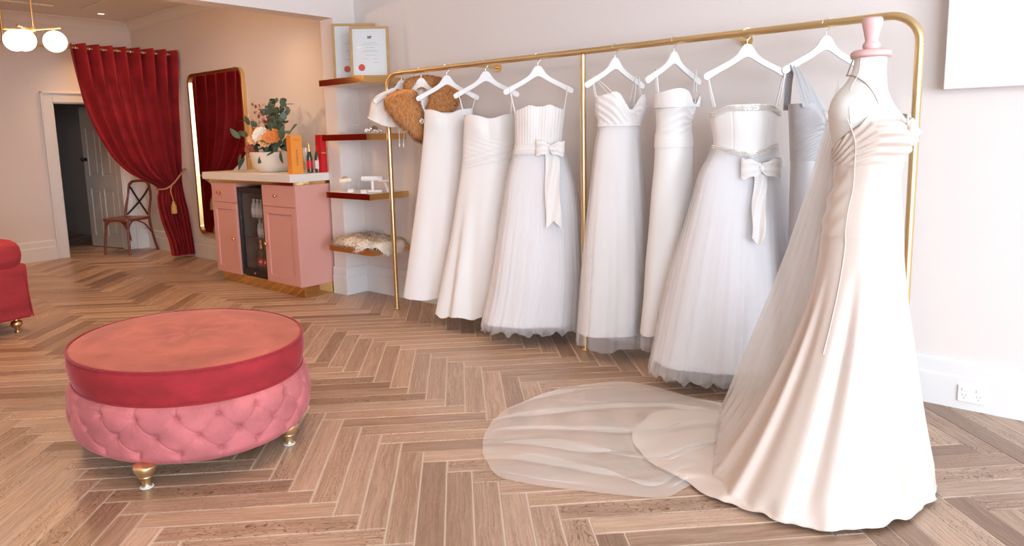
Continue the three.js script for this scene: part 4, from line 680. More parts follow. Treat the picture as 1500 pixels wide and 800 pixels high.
// ------------------------------------------------------------------ tufted ottoman
{
  const C = V3(-3.265, 0, 2.52), g = thing('ottoman', 'oval coral velvet ottoman with button tufted base and turned feet', 'ottoman', C);
  const EA = 0.585, EB = 0.488, TOP = 0.487, CB0 = 0.335, BASE0 = 0.082;
  const ell = (a, ph, off) => { const c = Math.cos(ph), s = Math.sin(ph), x = a[0] * c, z = a[1] * s, nx = c / a[0], nz = s / a[1], l = Math.hypot(nx, nz); return [x + off * nx / l, z + off * nz / l]; };
  const A = [EA - 0.008, EB - 0.008];
  // seat cushion: top panel with a dimple and fine creases, band with piping
  part('cushion_top', grid(160, 40, (u, v) => { const ph = u * 2 * Math.PI, r = v, e = ell([A[0] * r + 1e-4, A[1] * r + 1e-4], ph, 0), d = Math.hypot(e[0], e[1]); const y = TOP + 0.018 * (1 - Math.pow(r, 4)) - 0.014 * gauss(d, 0.022) - 0.0012 * gauss(d - 0.06, 0.04) * (1 + Math.sin(7 * ph)) + 0.002 * n3(e[0] * 6, e[1] * 6, 1) - 0.006 * sstep(0.97, 1, r); return [e[0], y, e[1]]; }, true, 3, 1), mat.velvetTop, g);
  part('cushion_band', grid(200, 16, (u, v) => { const ph = u * 2 * Math.PI, y = lerp(TOP - 0.004, CB0, v), off = 0.012 * Math.sin(v * Math.PI) - 0.006 * (v < 0.1 ? 1 - v / 0.1 : 0), e = ell(A, ph, off + 0.004 - 0.012 * v); return [e[0], y, e[1]]; }, true, 6, 0.4), mat.velvetBand, g, 'deep rose velvet side band');
  const pipe = (y, off, r) => tube(Array.from({ length: 64 }, (_, i) => { const e = ell(A, i / 64 * 2 * Math.PI, off); return V3(e[0], y, e[1]); }), r, 200, 8, true);
  part('piping', pipe(TOP - 0.004, 0.004, 0.0055), mat.velvetBand, g); part('piping', pipe(CB0 + 0.004, -0.004, 0.005), mat.velvetBand, g);
  part('button', new THREE.SphereGeometry(0.014, 16, 10).scale(1, 0.5, 1).translate(0, TOP + 0.006, 0), mat.velvetTop, g);
  // tufted base
  const NB = 20, rowsV = [0.19, 0.48, 0.77], H = CB0 - BASE0;
  const prof = (t) => 0.004 + 0.026 * Math.sin(Math.PI * clamp(t * 0.9 + 0.1)) - 0.034 * Math.pow(clamp((t - 0.8) / 0.2), 2.2) - 0.012 * Math.pow(clamp((0.08 - t) / 0.08), 2);
  const btn = []; rowsV.forEach((t, r) => { for (let i = 0; i < NB; i++) btn.push([((i + (r % 2 ? 0.5 : 0)) / NB) * 2 * Math.PI, t, r, i]); });
  const circ = 2 * Math.PI * 0.545, wrap = (d) => { d = (d + Math.PI) % (2 * Math.PI); if (d < 0) d += 2 * Math.PI; return d - Math.PI; };
  const dist = (ph, t, b) => Math.hypot(wrap(ph - b[0]) / (2 * Math.PI) * circ, (t - b[1]) * H);
  const segs = []; for (const b of btn) { if (b[2] < 2) for (const s of [-0.5, 0.5]) segs.push([b[0], b[1], b[0] + s / NB * 2 * Math.PI, rowsV[b[2] + 1]]); if (b[2] === 0) segs.push([b[0], b[1], b[0], 0.0]); if (b[2] === 2) segs.push([b[0], b[1], b[0], 1.0]); }
  const segDist = (ph, t, s) => { const px = wrap(ph - s[0]) / (2 * Math.PI) * circ, py = (t - s[1]) * H, dx = wrap(s[2] - s[0]) / (2 * Math.PI) * circ, dy = (s[3] - s[1]) * H, k = clamp((px * dx + py * dy) / (dx * dx + dy * dy)); return Math.hypot(px - k * dx, py - k * dy); };
  const surf = (ph, t) => {
    let off = prof(t), bm = 1, sm = 1, ba = 0;
    for (const b of btn) if (Math.abs(wrap(ph - b[0])) < 0.35) { const d = dist(ph, t, b); if (d < bm) { bm = d; ba = Math.atan2((t - b[1]) * H, wrap(ph - b[0]) / (2 * Math.PI) * circ); } }
    for (const s of segs) if (Math.abs(wrap(ph - s[0])) < 0.5) sm = Math.min(sm, segDist(ph, t, s));
    off += -0.032 * Math.exp(-Math.pow(bm / 0.013, 1.1)) - 0.0035 * Math.exp(-sm / 0.0035) - 0.0022 * Math.exp(-sm / 0.018) + 0.003 + 0.0016 * Math.sin(9 * ba) * Math.exp(-bm / 0.02) * sstep(0.004, 0.012, bm);
    const e = ell([EA - 0.012, EB - 0.012], ph, off); return [e[0], lerp(CB0, BASE0, t), e[1]];
  };
  part('tufted_base', grid(900, 84, (u, v) => surf(u * 2 * Math.PI, v), true, 6, 0.5), mat.velvetBase, g, 'pink velvet base with deep diamond tufting');
  for (const b of btn) { const p = surf(b[0], b[1]), e = ell([EA, EB], b[0], 0), n = Math.hypot(e[0], e[1]); part('button', new THREE.SphereGeometry(0.0085, 12, 8).translate(p[0] + e[0] / n * 0.004, p[1], p[2] + e[1] / n * 0.004), mat.velvetBase, g); }
  part('underside', grid(80, 6, (u, v) => { const e = ell([(EA - 0.06) * (1 - v) + 1e-3, (EB - 0.06) * (1 - v) + 1e-3], u * 2 * Math.PI, 0); return [e[0], BASE0 + 0.004, e[1]]; }, true), mat.linen, g);
  const foot = lathe([[0, 0.10], [0.042, 0.10], [0.045, 0.09], [0.043, 0.075], [0.034, 0.06], [0.025, 0.054], [0.028, 0.050], [0.028, 0.044], [0.019, 0.04], [0.017, 0.015], [0.02, 0.008], [0.02, 0.006], [0, 0.006]], 28), pad = lathe([[0, 0.007], [0.025, 0.007], [0.027, 0.003], [0.026, 0], [0, 0]], 24);
  for (const [x, z] of [[-2.905, 2.90], [-2.80, 2.31], [-3.62, 2.86], [-3.62, 2.18]]) { const f = part('foot', foot, mat.brassSoft, g, 'turned gold foot'); f.position.set(x - C.x, 0, z - C.z); const q = part('glide', pad, mat.rubber, f); }
}

// ------------------------------------------------------------------ red sofa, only its end in view
{
  const d = ray(1333, 238); d.y = 0; d.normalize(); const th = Math.atan2(-d.z, d.x);
  const leg = onY(26, 487, 0), C = leg.clone().addScaledVector(d, 0.085).addScaledVector(V3(Math.sin(th), 0, Math.cos(th)), 0.07);
  const g = thing('sofa', 'deep red velvet sofa with rolled back and turned brass feet', 'sofa', C, th);
  const Ls = -1.9;
  part('back_panel', [bx(Ls, 0.01, 0.105, 0.52, -0.16, -0.02, 0.02)], mat.velvetSofa, g);
  part('back_roll', [bx(Ls, 0.0, 0.475, 0.715, -0.26, 0.02, 0.105)], mat.velvetSofa, g);
  part('side_panel', [bx(-0.14, 0.012, 0.105, 0.50, -0.86, -0.1, 0.02)], mat.velvetSofa, g);
  part('arm_roll', [bx(-0.19, 0.0, 0.475, 0.71, -0.88, -0.1, 0.1)], mat.velvetSofa, g);
  part('seat_cushion', bx(Ls + 0.1, -0.14, 0.24, 0.44, -0.86, -0.15, 0.05), mat.velvetSofa, g);
  part('base', bx(Ls, 0, 0.10, 0.25, -0.86, -0.05, 0.015), mat.velvetSofa, g);
  part('piping', tube([V3(0.012, 0.112, -0.018), V3(-0.001, 0.25, -0.018), V3(-0.012, 0.455, -0.02)], 0.006, 20, 8), mat.velvetSofa, g);
  const foot = lathe([[0, 0.108], [0.018, 0.108], [0.022, 0.1], [0.018, 0.094], [0.034, 0.086], [0.041, 0.07], [0.036, 0.052], [0.02, 0.04], [0.016, 0.034], [0.018, 0.026], [0.012, 0.02], [0.012, 0.012], [0.02, 0.006], [0.02, 0], [0, 0]], 26);
  for (const [x, z] of [[-0.085, -0.07], [-0.085, -0.8], [Ls + 0.1, -0.07], [Ls + 0.1, -0.8]]) part('foot', foot, mat.brass, g).position.set(x, 0, z);
}

// ------------------------------------------------------------------ pink bar cabinet: two units on a brass plinth, a fridge between, one worktop
const CZ = 0.575, CBK = 0.03, UL = [-6.87, -6.41], FRX = [-6.40, -5.93], UR = [-5.92, -5.385];
single('cabinet_plinth', [bx(-6.82, -5.40, 0.0, 0.10, 0.08, 0.545, 0.002), bx(-5.40, -5.362, 0, 0.10, 0.235, 0.545, 0.002)], mat.brassMirror, 'mirror brass plinth under the pink bar cabinets', 'plinth');
function cabinetUnit(x0, x1, label, drawerKnobX, doorKnobX) {
  const g = thing('bar_cabinet', label, 'cabinet', V3((x0 + x1) / 2, 0.10, CBK)), X = (x) => x - (x0 + x1) / 2, D = CZ - CBK, H = 0.90, t = 0.02;
  part('body', [bx(X(x0), X(x0) + t, 0, H, 0, D - 0.021), bx(X(x1) - t, X(x1), 0, H, 0, D - 0.021), bx(X(x0) + t, X(x1) - t, 0, t, 0, D - 0.021), bx(X(x0) + t, X(x1) - t, H - t, H, 0, D - 0.021), bx(X(x0) + t, X(x1) - t, t, H - t, 0, 0.015), bx(X(x0) + t, X(x1) - t, 0.695, 0.71, 0.02, D - 0.03)], mat.cabinet, g);
  const e = 0.002, y1 = 0.705, zf = D;
  const dr = part('drawer_front', bx(X(x0) + e, X(x1) - e, y1 + e, H - e, zf - 0.02, zf, 0.002), mat.cabinet, g);
  const knob = (x, y) => lathe([[0, 0.034], [0.010, 0.033], [0.0165, 0.026], [0.0155, 0.018], [0.008, 0.012], [0.007, 0], [0, 0]], 20).rotateX(Math.PI / 2).translate(x, y, zf);
  part('knob', knob(X(drawerKnobX), (y1 + H) / 2), mat.copper, dr, 'small copper knob');
  const w = 0.065, xa = X(x0) + e, xb = X(x1) - e, ya = e, yb = y1 - e;
  const dd = part('door', [bx(xa, xa + w, ya, yb, zf - 0.02, zf, 0.0015), bx(xb - w, xb, ya, yb, zf - 0.02, zf, 0.0015), bx(xa + w, xb - w, ya, ya + w, zf - 0.02, zf, 0.0015), bx(xa + w, xb - w, yb - w, yb, zf - 0.02, zf, 0.0015)], mat.cabinet, g);
  part('panel', bx(xa + w, xb - w, ya + w, yb - w, zf - 0.02, zf - 0.012), mat.cabinet, dd);
  part('knob', knob(X(doorKnobX), 0.355), mat.copper, dd, 'small copper knob');
  return g;
}
cabinetUnit(UL[0], UL[1], 'pink bar cabinet unit nearer the tall mirror', -6.70, -6.47);
{
  const g = cabinetUnit(UR[0], UR[1], 'pink bar cabinet unit beside the short return wall', -5.67, -5.885);
  const X = (UR[1] - UR[0]) / 2; // shaker frame on the exposed end
  part('end_frame', [bx(X, X + 0.012, 0, 0.9, 0.21, 0.545, 0)], mat.cabinet, g);
}
{
  const g = thing('countertop', 'thick white stone worktop over the pink bar cabinets', 'worktop', V3(-6.14, 1.0, 0.02));
  part('slab', bx(-0.80, 0.782, 0.03, 0.10, 0, 0.605, 0.004), mat.stone, g);
  part('brass_strip', [bx(-0.76, 0.752, 0, 0.03, 0.01, 0.56)], mat.brassMirror, g, 'thin brass strip');
}
{ // fridge
  const xc = (FRX[0] + FRX[1]) / 2, w = (FRX[1] - FRX[0]) / 2, g = thing('bar_fridge', 'black glass door drinks fridge between the pink cabinet units', 'fridge', V3(xc, 0.10, CBK)), D = 0.53, H = 0.86, t = 0.025;
  part('body', [bx(-w, -w + t, 0, H, 0, D - 0.04), bx(w - t, w, 0, H, 0, D - 0.04), bx(-w + t, w - t, 0, 0.05, 0, D - 0.04), bx(-w + t, w - t, H - 0.04, H, 0, D - 0.04), bx(-w + t, w - t, 0.05, H - 0.04, 0, 0.03)], mat.fridgeInner, g);
  const f = 0.032, dr = part('door', [bx(-w, -w + f, 0.012, H, D - 0.038, D, 0.004), bx(w - f, w, 0.012, H, D - 0.038, D, 0.004), bx(-w + f, w - f, 0.012, 0.075, D - 0.038, D, 0.004), bx(-w + f, w - f, H - 0.055, H, D - 0.038, D, 0.004)], mat.black, g);
  part('glass', bx(-w + f, w - f, 0.075, H - 0.055, D - 0.022, D - 0.016), mat.tintPane, dr, 'tinted glass');
  part('lock', bar(V3(0.0, 0.04, D), V3(0.0, 0.04, D + 0.004), 0.011, 16), mat.chrome, dr, 'small chrome lock');
  const shelf = (y) => { const l = []; for (let i = 0; i < 12; i++) { const x = lerp(-w + t + 0.01, w - t - 0.01, i / 11); l.push(bar(V3(x, y, 0.05), V3(x, y, D - 0.06), 0.002, 6)); } l.push(bar(V3(-w + t, y, D - 0.06), V3(w - t, y, D - 0.06), 0.003, 6), bar(V3(-w + t, y, 0.05), V3(w - t, y, 0.05), 0.003, 6)); return merge(l); };
  for (const y of [0.365, 0.56]) part('wire_shelf', shelf(y), mat.chrome, g);
  // bottles standing inside, each on its own
  const base = (x, y, z) => V3(xc + x, 0.10 + y, CBK + z);
  const small = { body: lathe([[0, 0], [0.027, 0.001], [0.029, 0.006], [0.029, 0.10], [0.024, 0.125], [0.012, 0.15], [0.011, 0.165], [0, 0.165]], 20), label: lathe([[0.0296, 0.03], [0.0298, 0.035], [0.0298, 0.085], [0.0296, 0.09]], 20), cap: lathe([[0, 0.178], [0.0125, 0.178], [0.0135, 0.174], [0.0135, 0.16], [0, 0.16]], 16) };
  const mkSmall = (x, y, z, where) => { const b = thing('water_bottle', where, 'bottle', base(x, y, z), 0, 'small bottles in the fridge'); part('body', small.body, mat.clearBottle, b); part('label', small.label, mat.label, b); part('cap', small.cap, mat.label, b); };
  for (let i = 0; i < 5; i++) for (const z of [0.42, 0.32]) mkSmall(-0.13 + i * 0.068, 0.564, z, z > 0.4 ? 'small pale labelled bottle in the front row of the top fridge shelf' : 'small pale labelled bottle behind the front row of the top fridge shelf');
  for (let i = 0; i < 4; i++) mkSmall(-0.06 + i * 0.068, 0.369, 0.41, 'small pale labelled bottle on the lower fridge shelf');
  const ch = { body: lathe([[0, 0], [0.038, 0.002], [0.042, 0.008], [0.042, 0.14], [0.036, 0.18], [0.02, 0.215], [0.015, 0.24], [0.0145, 0.255], [0, 0.255]], 24), foil: lathe([[0.0215, 0.212], [0.0165, 0.24], [0.0155, 0.258], [0.018, 0.268], [0.0185, 0.29], [0.014, 0.298], [0, 0.298]], 20), label: lathe([[0.0425, 0.05], [0.0428, 0.055], [0.0428, 0.12], [0.0425, 0.125]], 24) };
  for (const x of [-0.055, 0.038, 0.13]) { const b = thing('champagne_bottle', 'dark champagne bottle with gold foil and red label in the fridge', 'bottle', base(x, 0.05, 0.42), 0, 'champagne bottles in the fridge'); part('body', ch.body, mat.bottleGlass, b); part('foil', ch.foil, mat.foil, b, 'gold foil neck'); const l = part('label', ch.label, mat.red, b, 'red label'); part('emblem', new THREE.CylinderGeometry(0.014, 0.014, 0.002, 20).rotateX(Math.PI / 2).rotateY(0.7).translate(0.0425 * Math.sin(0.7), 0.088, 0.0425 * Math.cos(0.7)), mat.label, l, 'round white emblem'); }
}

// ------------------------------------------------------------------ curtain rod, curtains, tieback
const KX = -8.62, ROD = 2.435;
{
  const g = thing('curtain_rod', 'brass curtain rod across the back room on ceiling droppers', 'curtain rod', V3(KX, 0, 0));
  part('rod', bar(V3(0, ROD, 0.004), V3(0, ROD, 4.2), 0.013, 14), mat.brass, g);
  part('wall_socket', bar(V3(0, ROD, 0.001), V3(0, ROD, 0.012), 0.03, 20), mat.brass, g);
  for (const z of [onX(3, 45, KX).z, 4.1]) part('dropper', [bar(V3(0, ROD, z), V3(0, CB, z), 0.013, 12), new THREE.SphereGeometry(0.018, 12, 8).translate(0, ROD, z)], mat.brass, g);
}
function curtainPanel(label, edgeA, edgeB, nf, seedPhase, gatherY) { // edges: tables [-y, z]
  const g = thing('velvet_curtain', label, 'curtain', V3(KX, 0, 0)), A = table(edgeA), B = table(edgeB);
  const yTop = ROD + 0.045, yBot = -edgeA[edgeA.length - 1][0];
  const surf = (u, v) => {
    const y0 = lerp(yTop, yBot, v), a = A(-y0)[0], b = B(-y0)[0], w = Math.abs(b - a), gat = gatherY ? gauss(y0 - gatherY, 0.16) : 0;
    const amp = lerp(lerp(0.10, 0.072, sstep(0, 0.3, v)), 0.05, gat) * (1 + 0.25 * Math.sin(7 * u + seedPhase)), skew = 0.35 * Math.sin(2 * Math.PI * nf * u + seedPhase + 1.2 * Math.sin(v * 4 + u * 9));
    const ph = 2 * Math.PI * nf * u + seedPhase; const fine = 0.012 * sstep(0.15, 0.5, v) * Math.sin(ph * 2.3 + 3 * v);
    const z = lerp(a, b, u + 0.02 * sstep(0.05, 0.3, v) * Math.sin(ph + 1) * (w > 0.4 ? 1 : 0.5)), x = amp * Math.sin(ph + skew * 0.5) + fine + 0.03 * gat * Math.sin(u * Math.PI);
    const sag = gatherY ? -0.0 : 0; return [x, y0 + sag, z];
  };
  part('cloth', grid(360, 90, surf, false, 3, 5), mat.curtain, g);
  for (let i = 0; i < nf * 2; i++) { const u = (i + 0.5 - seedPhase / Math.PI * 0 ) / (nf * 2), z = lerp(A(-ROD)[0], B(-ROD)[0], u); part('eyelet', new THREE.TorusGeometry(0.021, 0.0045, 8, 20).rotateY((i % 2 ? 1 : -1) * 0.75).translate(0, ROD, z), mat.chrome, g, 'bright metal eyelet'); }
  return g;
}
curtainPanel('tall red velvet curtain tied back beside the mirror',
  [[-2.5, 0.02], [-2.44, 0.02], [-1.8, 0.035], [-1.06, 0.07], [-0.9, 0.085], [-0.55, 0.05], [-0.03, 0.02]],
  [[-2.5, 1.145], [-2.43, 1.14], [-2.075, 1.094], [-1.784, 1.035], [-1.447, 0.916], [-1.174, 0.763], [-1.02, 0.60], [-0.93, 0.44], [-0.86, 0.355], [-0.75, 0.37], [-0.5, 0.345], [-0.2, 0.27], [-0.03, 0.25]], 8, 0.4, 0.9);
curtainPanel('red velvet curtain hanging straight further along the rod', [[-2.5, 2.25], [-1.2, 2.35], [-0.03, 2.3]], [[-2.5, 3.95], [-1.2, 3.8], [-0.03, 3.85]], 11, 1.7, 0);
{
  const g = thing('curtain_tieback', 'rope tieback with gold tassel around the red curtain', 'tieback', V3(KX, 0.9, 0.2));
  const P = (x, y, z) => V3(x - KX, y - 0.9, z - 0.2);
  part('rope', tube([P(KX - 0.02, 1.08, 0.012), P(KX + 0.08, 1.05, 0.09), P(KX + 0.125, 0.93, 0.22), P(KX + 0.115, 0.865, 0.31), P(KX + 0.03, 0.855, 0.375), P(KX - 0.07, 0.87, 0.34), P(KX - 0.105, 0.95, 0.2), P(KX - 0.06, 1.05, 0.06), P(KX - 0.02, 1.08, 0.012)], 0.0105, 80, 8), mat.rope, g);
  part('cord', tube([P(KX + 0.123, 0.9, 0.25), P(KX + 0.15, 0.83, 0.285), P(KX + 0.14, 0.74, 0.262), P(KX + 0.135, 0.69, 0.257)], 0.006, 30, 8), mat.tassel, g);
  part('tassel', lathe([[0, 0.035], [0.012, 0.034], [0.02, 0.02], [0.014, 0.008], [0.024, 0], [0.030, -0.03], [0.033, -0.10], [0.03, -0.112], [0, -0.112]], 24).translate(KX + 0.135 - KX, 0.67 - 0.9, 0.257 - 0.2), mat.tassel, g, 'gold thread tassel');
  part('hook', [bar(P(KX - 0.02, 1.08, 0.001), P(KX - 0.02, 1.08, 0.02), 0.014, 14)], mat.brass, g);
}

// ------------------------------------------------------------------ tall mirror
{
  const x0 = -8.33, x1 = -7.09, y0 = 0.30, y1 = 2.18, r = 0.11, t = 0.026, g = thing('wall_mirror', 'tall mirror with rounded corners and slim gold frame reflecting the curtain', 'mirror', V3((x0 + x1) / 2, y0, 0));
  const rrect = (s, w, h, r0) => { s.moveTo(-w + r0, 0); s.lineTo(w - r0, 0); s.absarc(w - r0, r0, r0, -Math.PI / 2, 0); s.lineTo(w, h - r0); s.absarc(w - r0, h - r0, r0, 0, Math.PI / 2); s.lineTo(-w + r0, h); s.absarc(-w + r0, h - r0, r0, Math.PI / 2, Math.PI); s.lineTo(-w, r0); s.absarc(-w + r0, r0, r0, Math.PI, Math.PI * 1.5); return s; };
  const w = (x1 - x0) / 2, h = y1 - y0, outer = rrect(new THREE.Shape(), w, h, r), inner = rrect(new THREE.Path(), w - t, h - 2 * t, r - t);
  outer.holes.push(new THREE.Path(inner.getPoints(12).map((p) => new THREE.Vector2(p.x, p.y + t))));
  part('frame', new THREE.ExtrudeGeometry(outer, { depth: 0.04, bevelEnabled: true, bevelSize: 0.002, bevelThickness: 0.002, bevelSegments: 1, curveSegments: 12 }).translate(0, 0, 0.003), mat.gold, g, 'slim gold frame');
  part('glass', new THREE.ExtrudeGeometry(rrect(new THREE.Shape(), w - t, h - 2 * t, r - t), { depth: 0.006, bevelEnabled: false, curveSegments: 12 }).translate(0, t, 0.015), mat.mirror, g, 'mirror glass');
}

// ------------------------------------------------------------------ cross-back chair
{
  const ang = Math.atan2(0.41, 0.905), C = V3(-9.62, 0, 0.37), g = thing('crossback_chair', 'brown bentwood chair with black crossed back standing by the door', 'chair', C, ang), sh = 0.455;
  // local: front towards +z
  const seat = new THREE.Shape(); seat.moveTo(-0.19, -0.18); seat.lineTo(0.19, -0.18); seat.quadraticCurveTo(0.215, -0.1, 0.22, 0.05); seat.quadraticCurveTo(0.225, 0.2, 0.12, 0.215); seat.quadraticCurveTo(0, 0.23, -0.12, 0.215); seat.quadraticCurveTo(-0.225, 0.2, -0.22, 0.05); seat.quadraticCurveTo(-0.215, -0.1, -0.19, -0.18);
  const sg = new THREE.ExtrudeGeometry(seat, { depth: 0.022, bevelEnabled: true, bevelSize: 0.006, bevelThickness: 0.006, bevelSegments: 2, curveSegments: 8 }).rotateX(Math.PI / 2).scale(1, 1, 1); sg.translate(0, sh, 0);
  part('seat', sg, mat.chairWood, g);
  for (const s of [-1, 1]) part('leg', tube([V3(s * 0.17, sh - 0.02, 0.16), V3(s * 0.185, 0.2, 0.185), V3(s * 0.195, 0, 0.2)], 0.015, 24, 10), mat.chairWood, g);
  for (const s of [-1, 1]) part('leg', tube([V3(s * 0.155, 0.88, -0.25), V3(s * 0.185, 0.72, -0.235), V3(s * 0.19, sh, -0.175), V3(s * 0.195, 0.22, -0.205), V3(s * 0.2, 0, -0.26)], 0.0155, 40, 10), mat.chairWood, g, 'rear leg running up into the back');
  part('top_rail', tube([V3(-0.155, 0.87, -0.25), V3(-0.11, 0.905, -0.262), V3(0, 0.915, -0.275), V3(0.11, 0.905, -0.262), V3(0.155, 0.87, -0.25)], 0.018, 30, 10), mat.chairWood, g);
  for (const s of [-1, 1]) part('back_strap', ribbon((u) => { const x = s * lerp(-0.165, 0.17, u), y = lerp(0.85, sh + 0.02, u), z = -0.255 + 0.02 * Math.sin(u * 3.14) * s + 0.075 * u * u - 0.0; const d = V3(s * 0.335, sh - 0.83, 0).normalize(); return { c: V3(x, y, z), s: V3(-d.y, d.x, 0).multiplyScalar(0.011), n: V3(0, 0, 1) }; }, 24, 0.004), mat.blackMatte, g, 'black metal cross strap');
  for (const s of [-1, 1]) { part('bent_brace', tube([V3(s * 0.182, 0.24, 0.18), V3(s * 0.165, 0.36, 0.175), V3(s * 0.10, 0.425, 0.17), V3(0.0, 0.43, 0.17)], 0.009, 24, 8), mat.chairWood, g); part('bent_brace', tube([V3(s * 0.182, 0.24, 0.18), V3(s * 0.178, 0.37, 0.15), V3(s * 0.17, 0.43, 0.05), V3(s * 0.175, 0.37, -0.1), V3(s * 0.19, 0.25, -0.19)], 0.009, 34, 8), mat.chairWood, g); }
}

// ------------------------------------------------------------------ pendant lamp with opal globes
{
  const gA = onY(35, 59, 2.2), gB = onY(81, 61, 2.2), mid = onY(49, 44, 2.30), g = thing('pendant_lamp', 'brass pendant lamp with white opal globes near the red curtain', 'pendant lamp', V3(mid.x, CB, mid.z));
  const P = (p, dy = 0) => V3(p.x - mid.x, p.y - CB + dy, p.z - mid.z), R = 0.083;
  part('stem', bar(V3(0, 0, 0), V3(0, 2.3 - CB, 0), 0.008, 12), mat.brass, g); part('canopy', lathe([[0, 0], [0.06, 0], [0.06, -0.012], [0.03, -0.03], [0.01, -0.034], [0, -0.034]], 28), mat.brass, g);
  part('hub', new THREE.SphereGeometry(0.024, 16, 12).translate(0, 2.3 - CB, 0), mat.brass, g);
  const dir = gB.clone().sub(gA); dir.y = 0; dir.normalize(); const side = V3(-dir.z, 0, dir.x);
  const gC = gA.clone().addScaledVector(side, -0.16).addScaledVector(dir, -0.06); gC.y = 2.215;
  for (const q of [gA, gB, gC]) {
    const topY = 2.3, arm = part('arm', [bar(V3(0, topY - CB, 0), V3(q.x - mid.x, topY - CB, q.z - mid.z), 0.007, 10), bar(V3(q.x - mid.x, topY - CB, q.z - mid.z), V3(q.x - mid.x, q.y + R - CB, q.z - mid.z), 0.009, 10)], mat.brass, g);
    const e = q.clone().addScaledVector(V3(q.x - mid.x, 0, q.z - mid.z).normalize(), 0.07); part('arm_tip', bar(V3(q.x - mid.x, topY - CB, q.z - mid.z), V3(e.x - mid.x, topY - CB, e.z - mid.z), 0.007, 10), mat.brass, arm);
    part('globe', new THREE.SphereGeometry(R, 32, 20).translate(q.x - mid.x, q.y - CB, q.z - mid.z), mat.globe, g, 'glowing opal glass globe');
    const l = new THREE.PointLight(WARM, GLOBE_POWER); l.position.set(q.x - mid.x, q.y - CB, q.z - mid.z); l.castShadow = true; l.shadow.radius = 3; g.add(l);
  }
}
// ------------------------------------------------------------------ ceiling downlights of the back room
const DL = onY(148, 20, CB);
for (const [x, z, where] of [[DL.x, DL.z, 'recessed downlight in the back ceiling near the curtain'], [-6.0, 0.62, 'recessed downlight above the bar cabinets'], [-7.4, 2.6, 'recessed downlight in the middle of the back ceiling'], [-8.9, 2.9, 'recessed downlight near the far wall of the back room'], [-6.2, 4.4, 'recessed downlight at the sofa end of the back room']])
  downlight(x, CB, z, where, z === 0.62 ? DOWN_POWER * 0.65 : DOWN_POWER * 1.15);
for (const [x, z, where] of [[-4.2, 1.5, 'recessed downlight of the rack room near the opening'], [-2.4, 1.7, 'recessed downlight in front of the middle rack post'], [-4.2, 3.4, 'recessed downlight of the rack room above the ottoman'], [-2.2, 3.8, 'recessed downlight of the rack room above the open floor']])
  downlight(x, CF, z, where, FRONT_POWER);
function downlight(x, y, z, where, power) {
  const g = thing('downlight', where, 'downlight', V3(x, y, z));
  part('trim_ring', lathe([[0.036, 0], [0.05, 0], [0.05, -0.004], [0.044, -0.007], [0.036, -0.004], [0.036, 0]], 28), mat.trim, g); part('lamp', lathe([[0, -0.001], [0.036, -0.001]], 24), mat.lampGlow, g);
  const s = new THREE.SpotLight(WARM, power, 0, 0.95, 0.8); s.position.set(0, -0.012, 0); s.target.position.set(0, -3, 0); s.castShadow = true; s.shadow.radius = 2; g.add(s); g.add(s.target);
}

// ------------------------------------------------------------------ floating brass-edged shelves
const SX0 = -5.150, SX1 = -4.55, SD = 0.415, SHELF = [1.885, 1.430, 0.945, 0.485];
['topmost floating shelf with brass edges carrying the certificates', 'second floating shelf with brass edges carrying jewellery', 'third floating shelf with brass edges carrying white jewellery stands', 'lowest floating shelf with brass edges under the cream fur'].forEach((label, i) => {
  const y = SHELF[i], g = thing('wall_shelf', label, 'shelf', V3(SX0, y - 0.05, 0.001)), w = SX1 - SX0;
  part('board', bx(0.0, w - 0.003, 0.002, 0.048, 0, SD - 0.003), mat.trim, g);
  part('brass_edge', bx(-0.0015, w, 0, 0.05, SD - 0.003, SD), mat.brassMirror, g, 'mirror brass front edge'); part('brass_edge', bx(w - 0.003, w, 0, 0.05, 0, SD - 0.003), mat.brassMirror, g, 'mirror brass end edge');
});
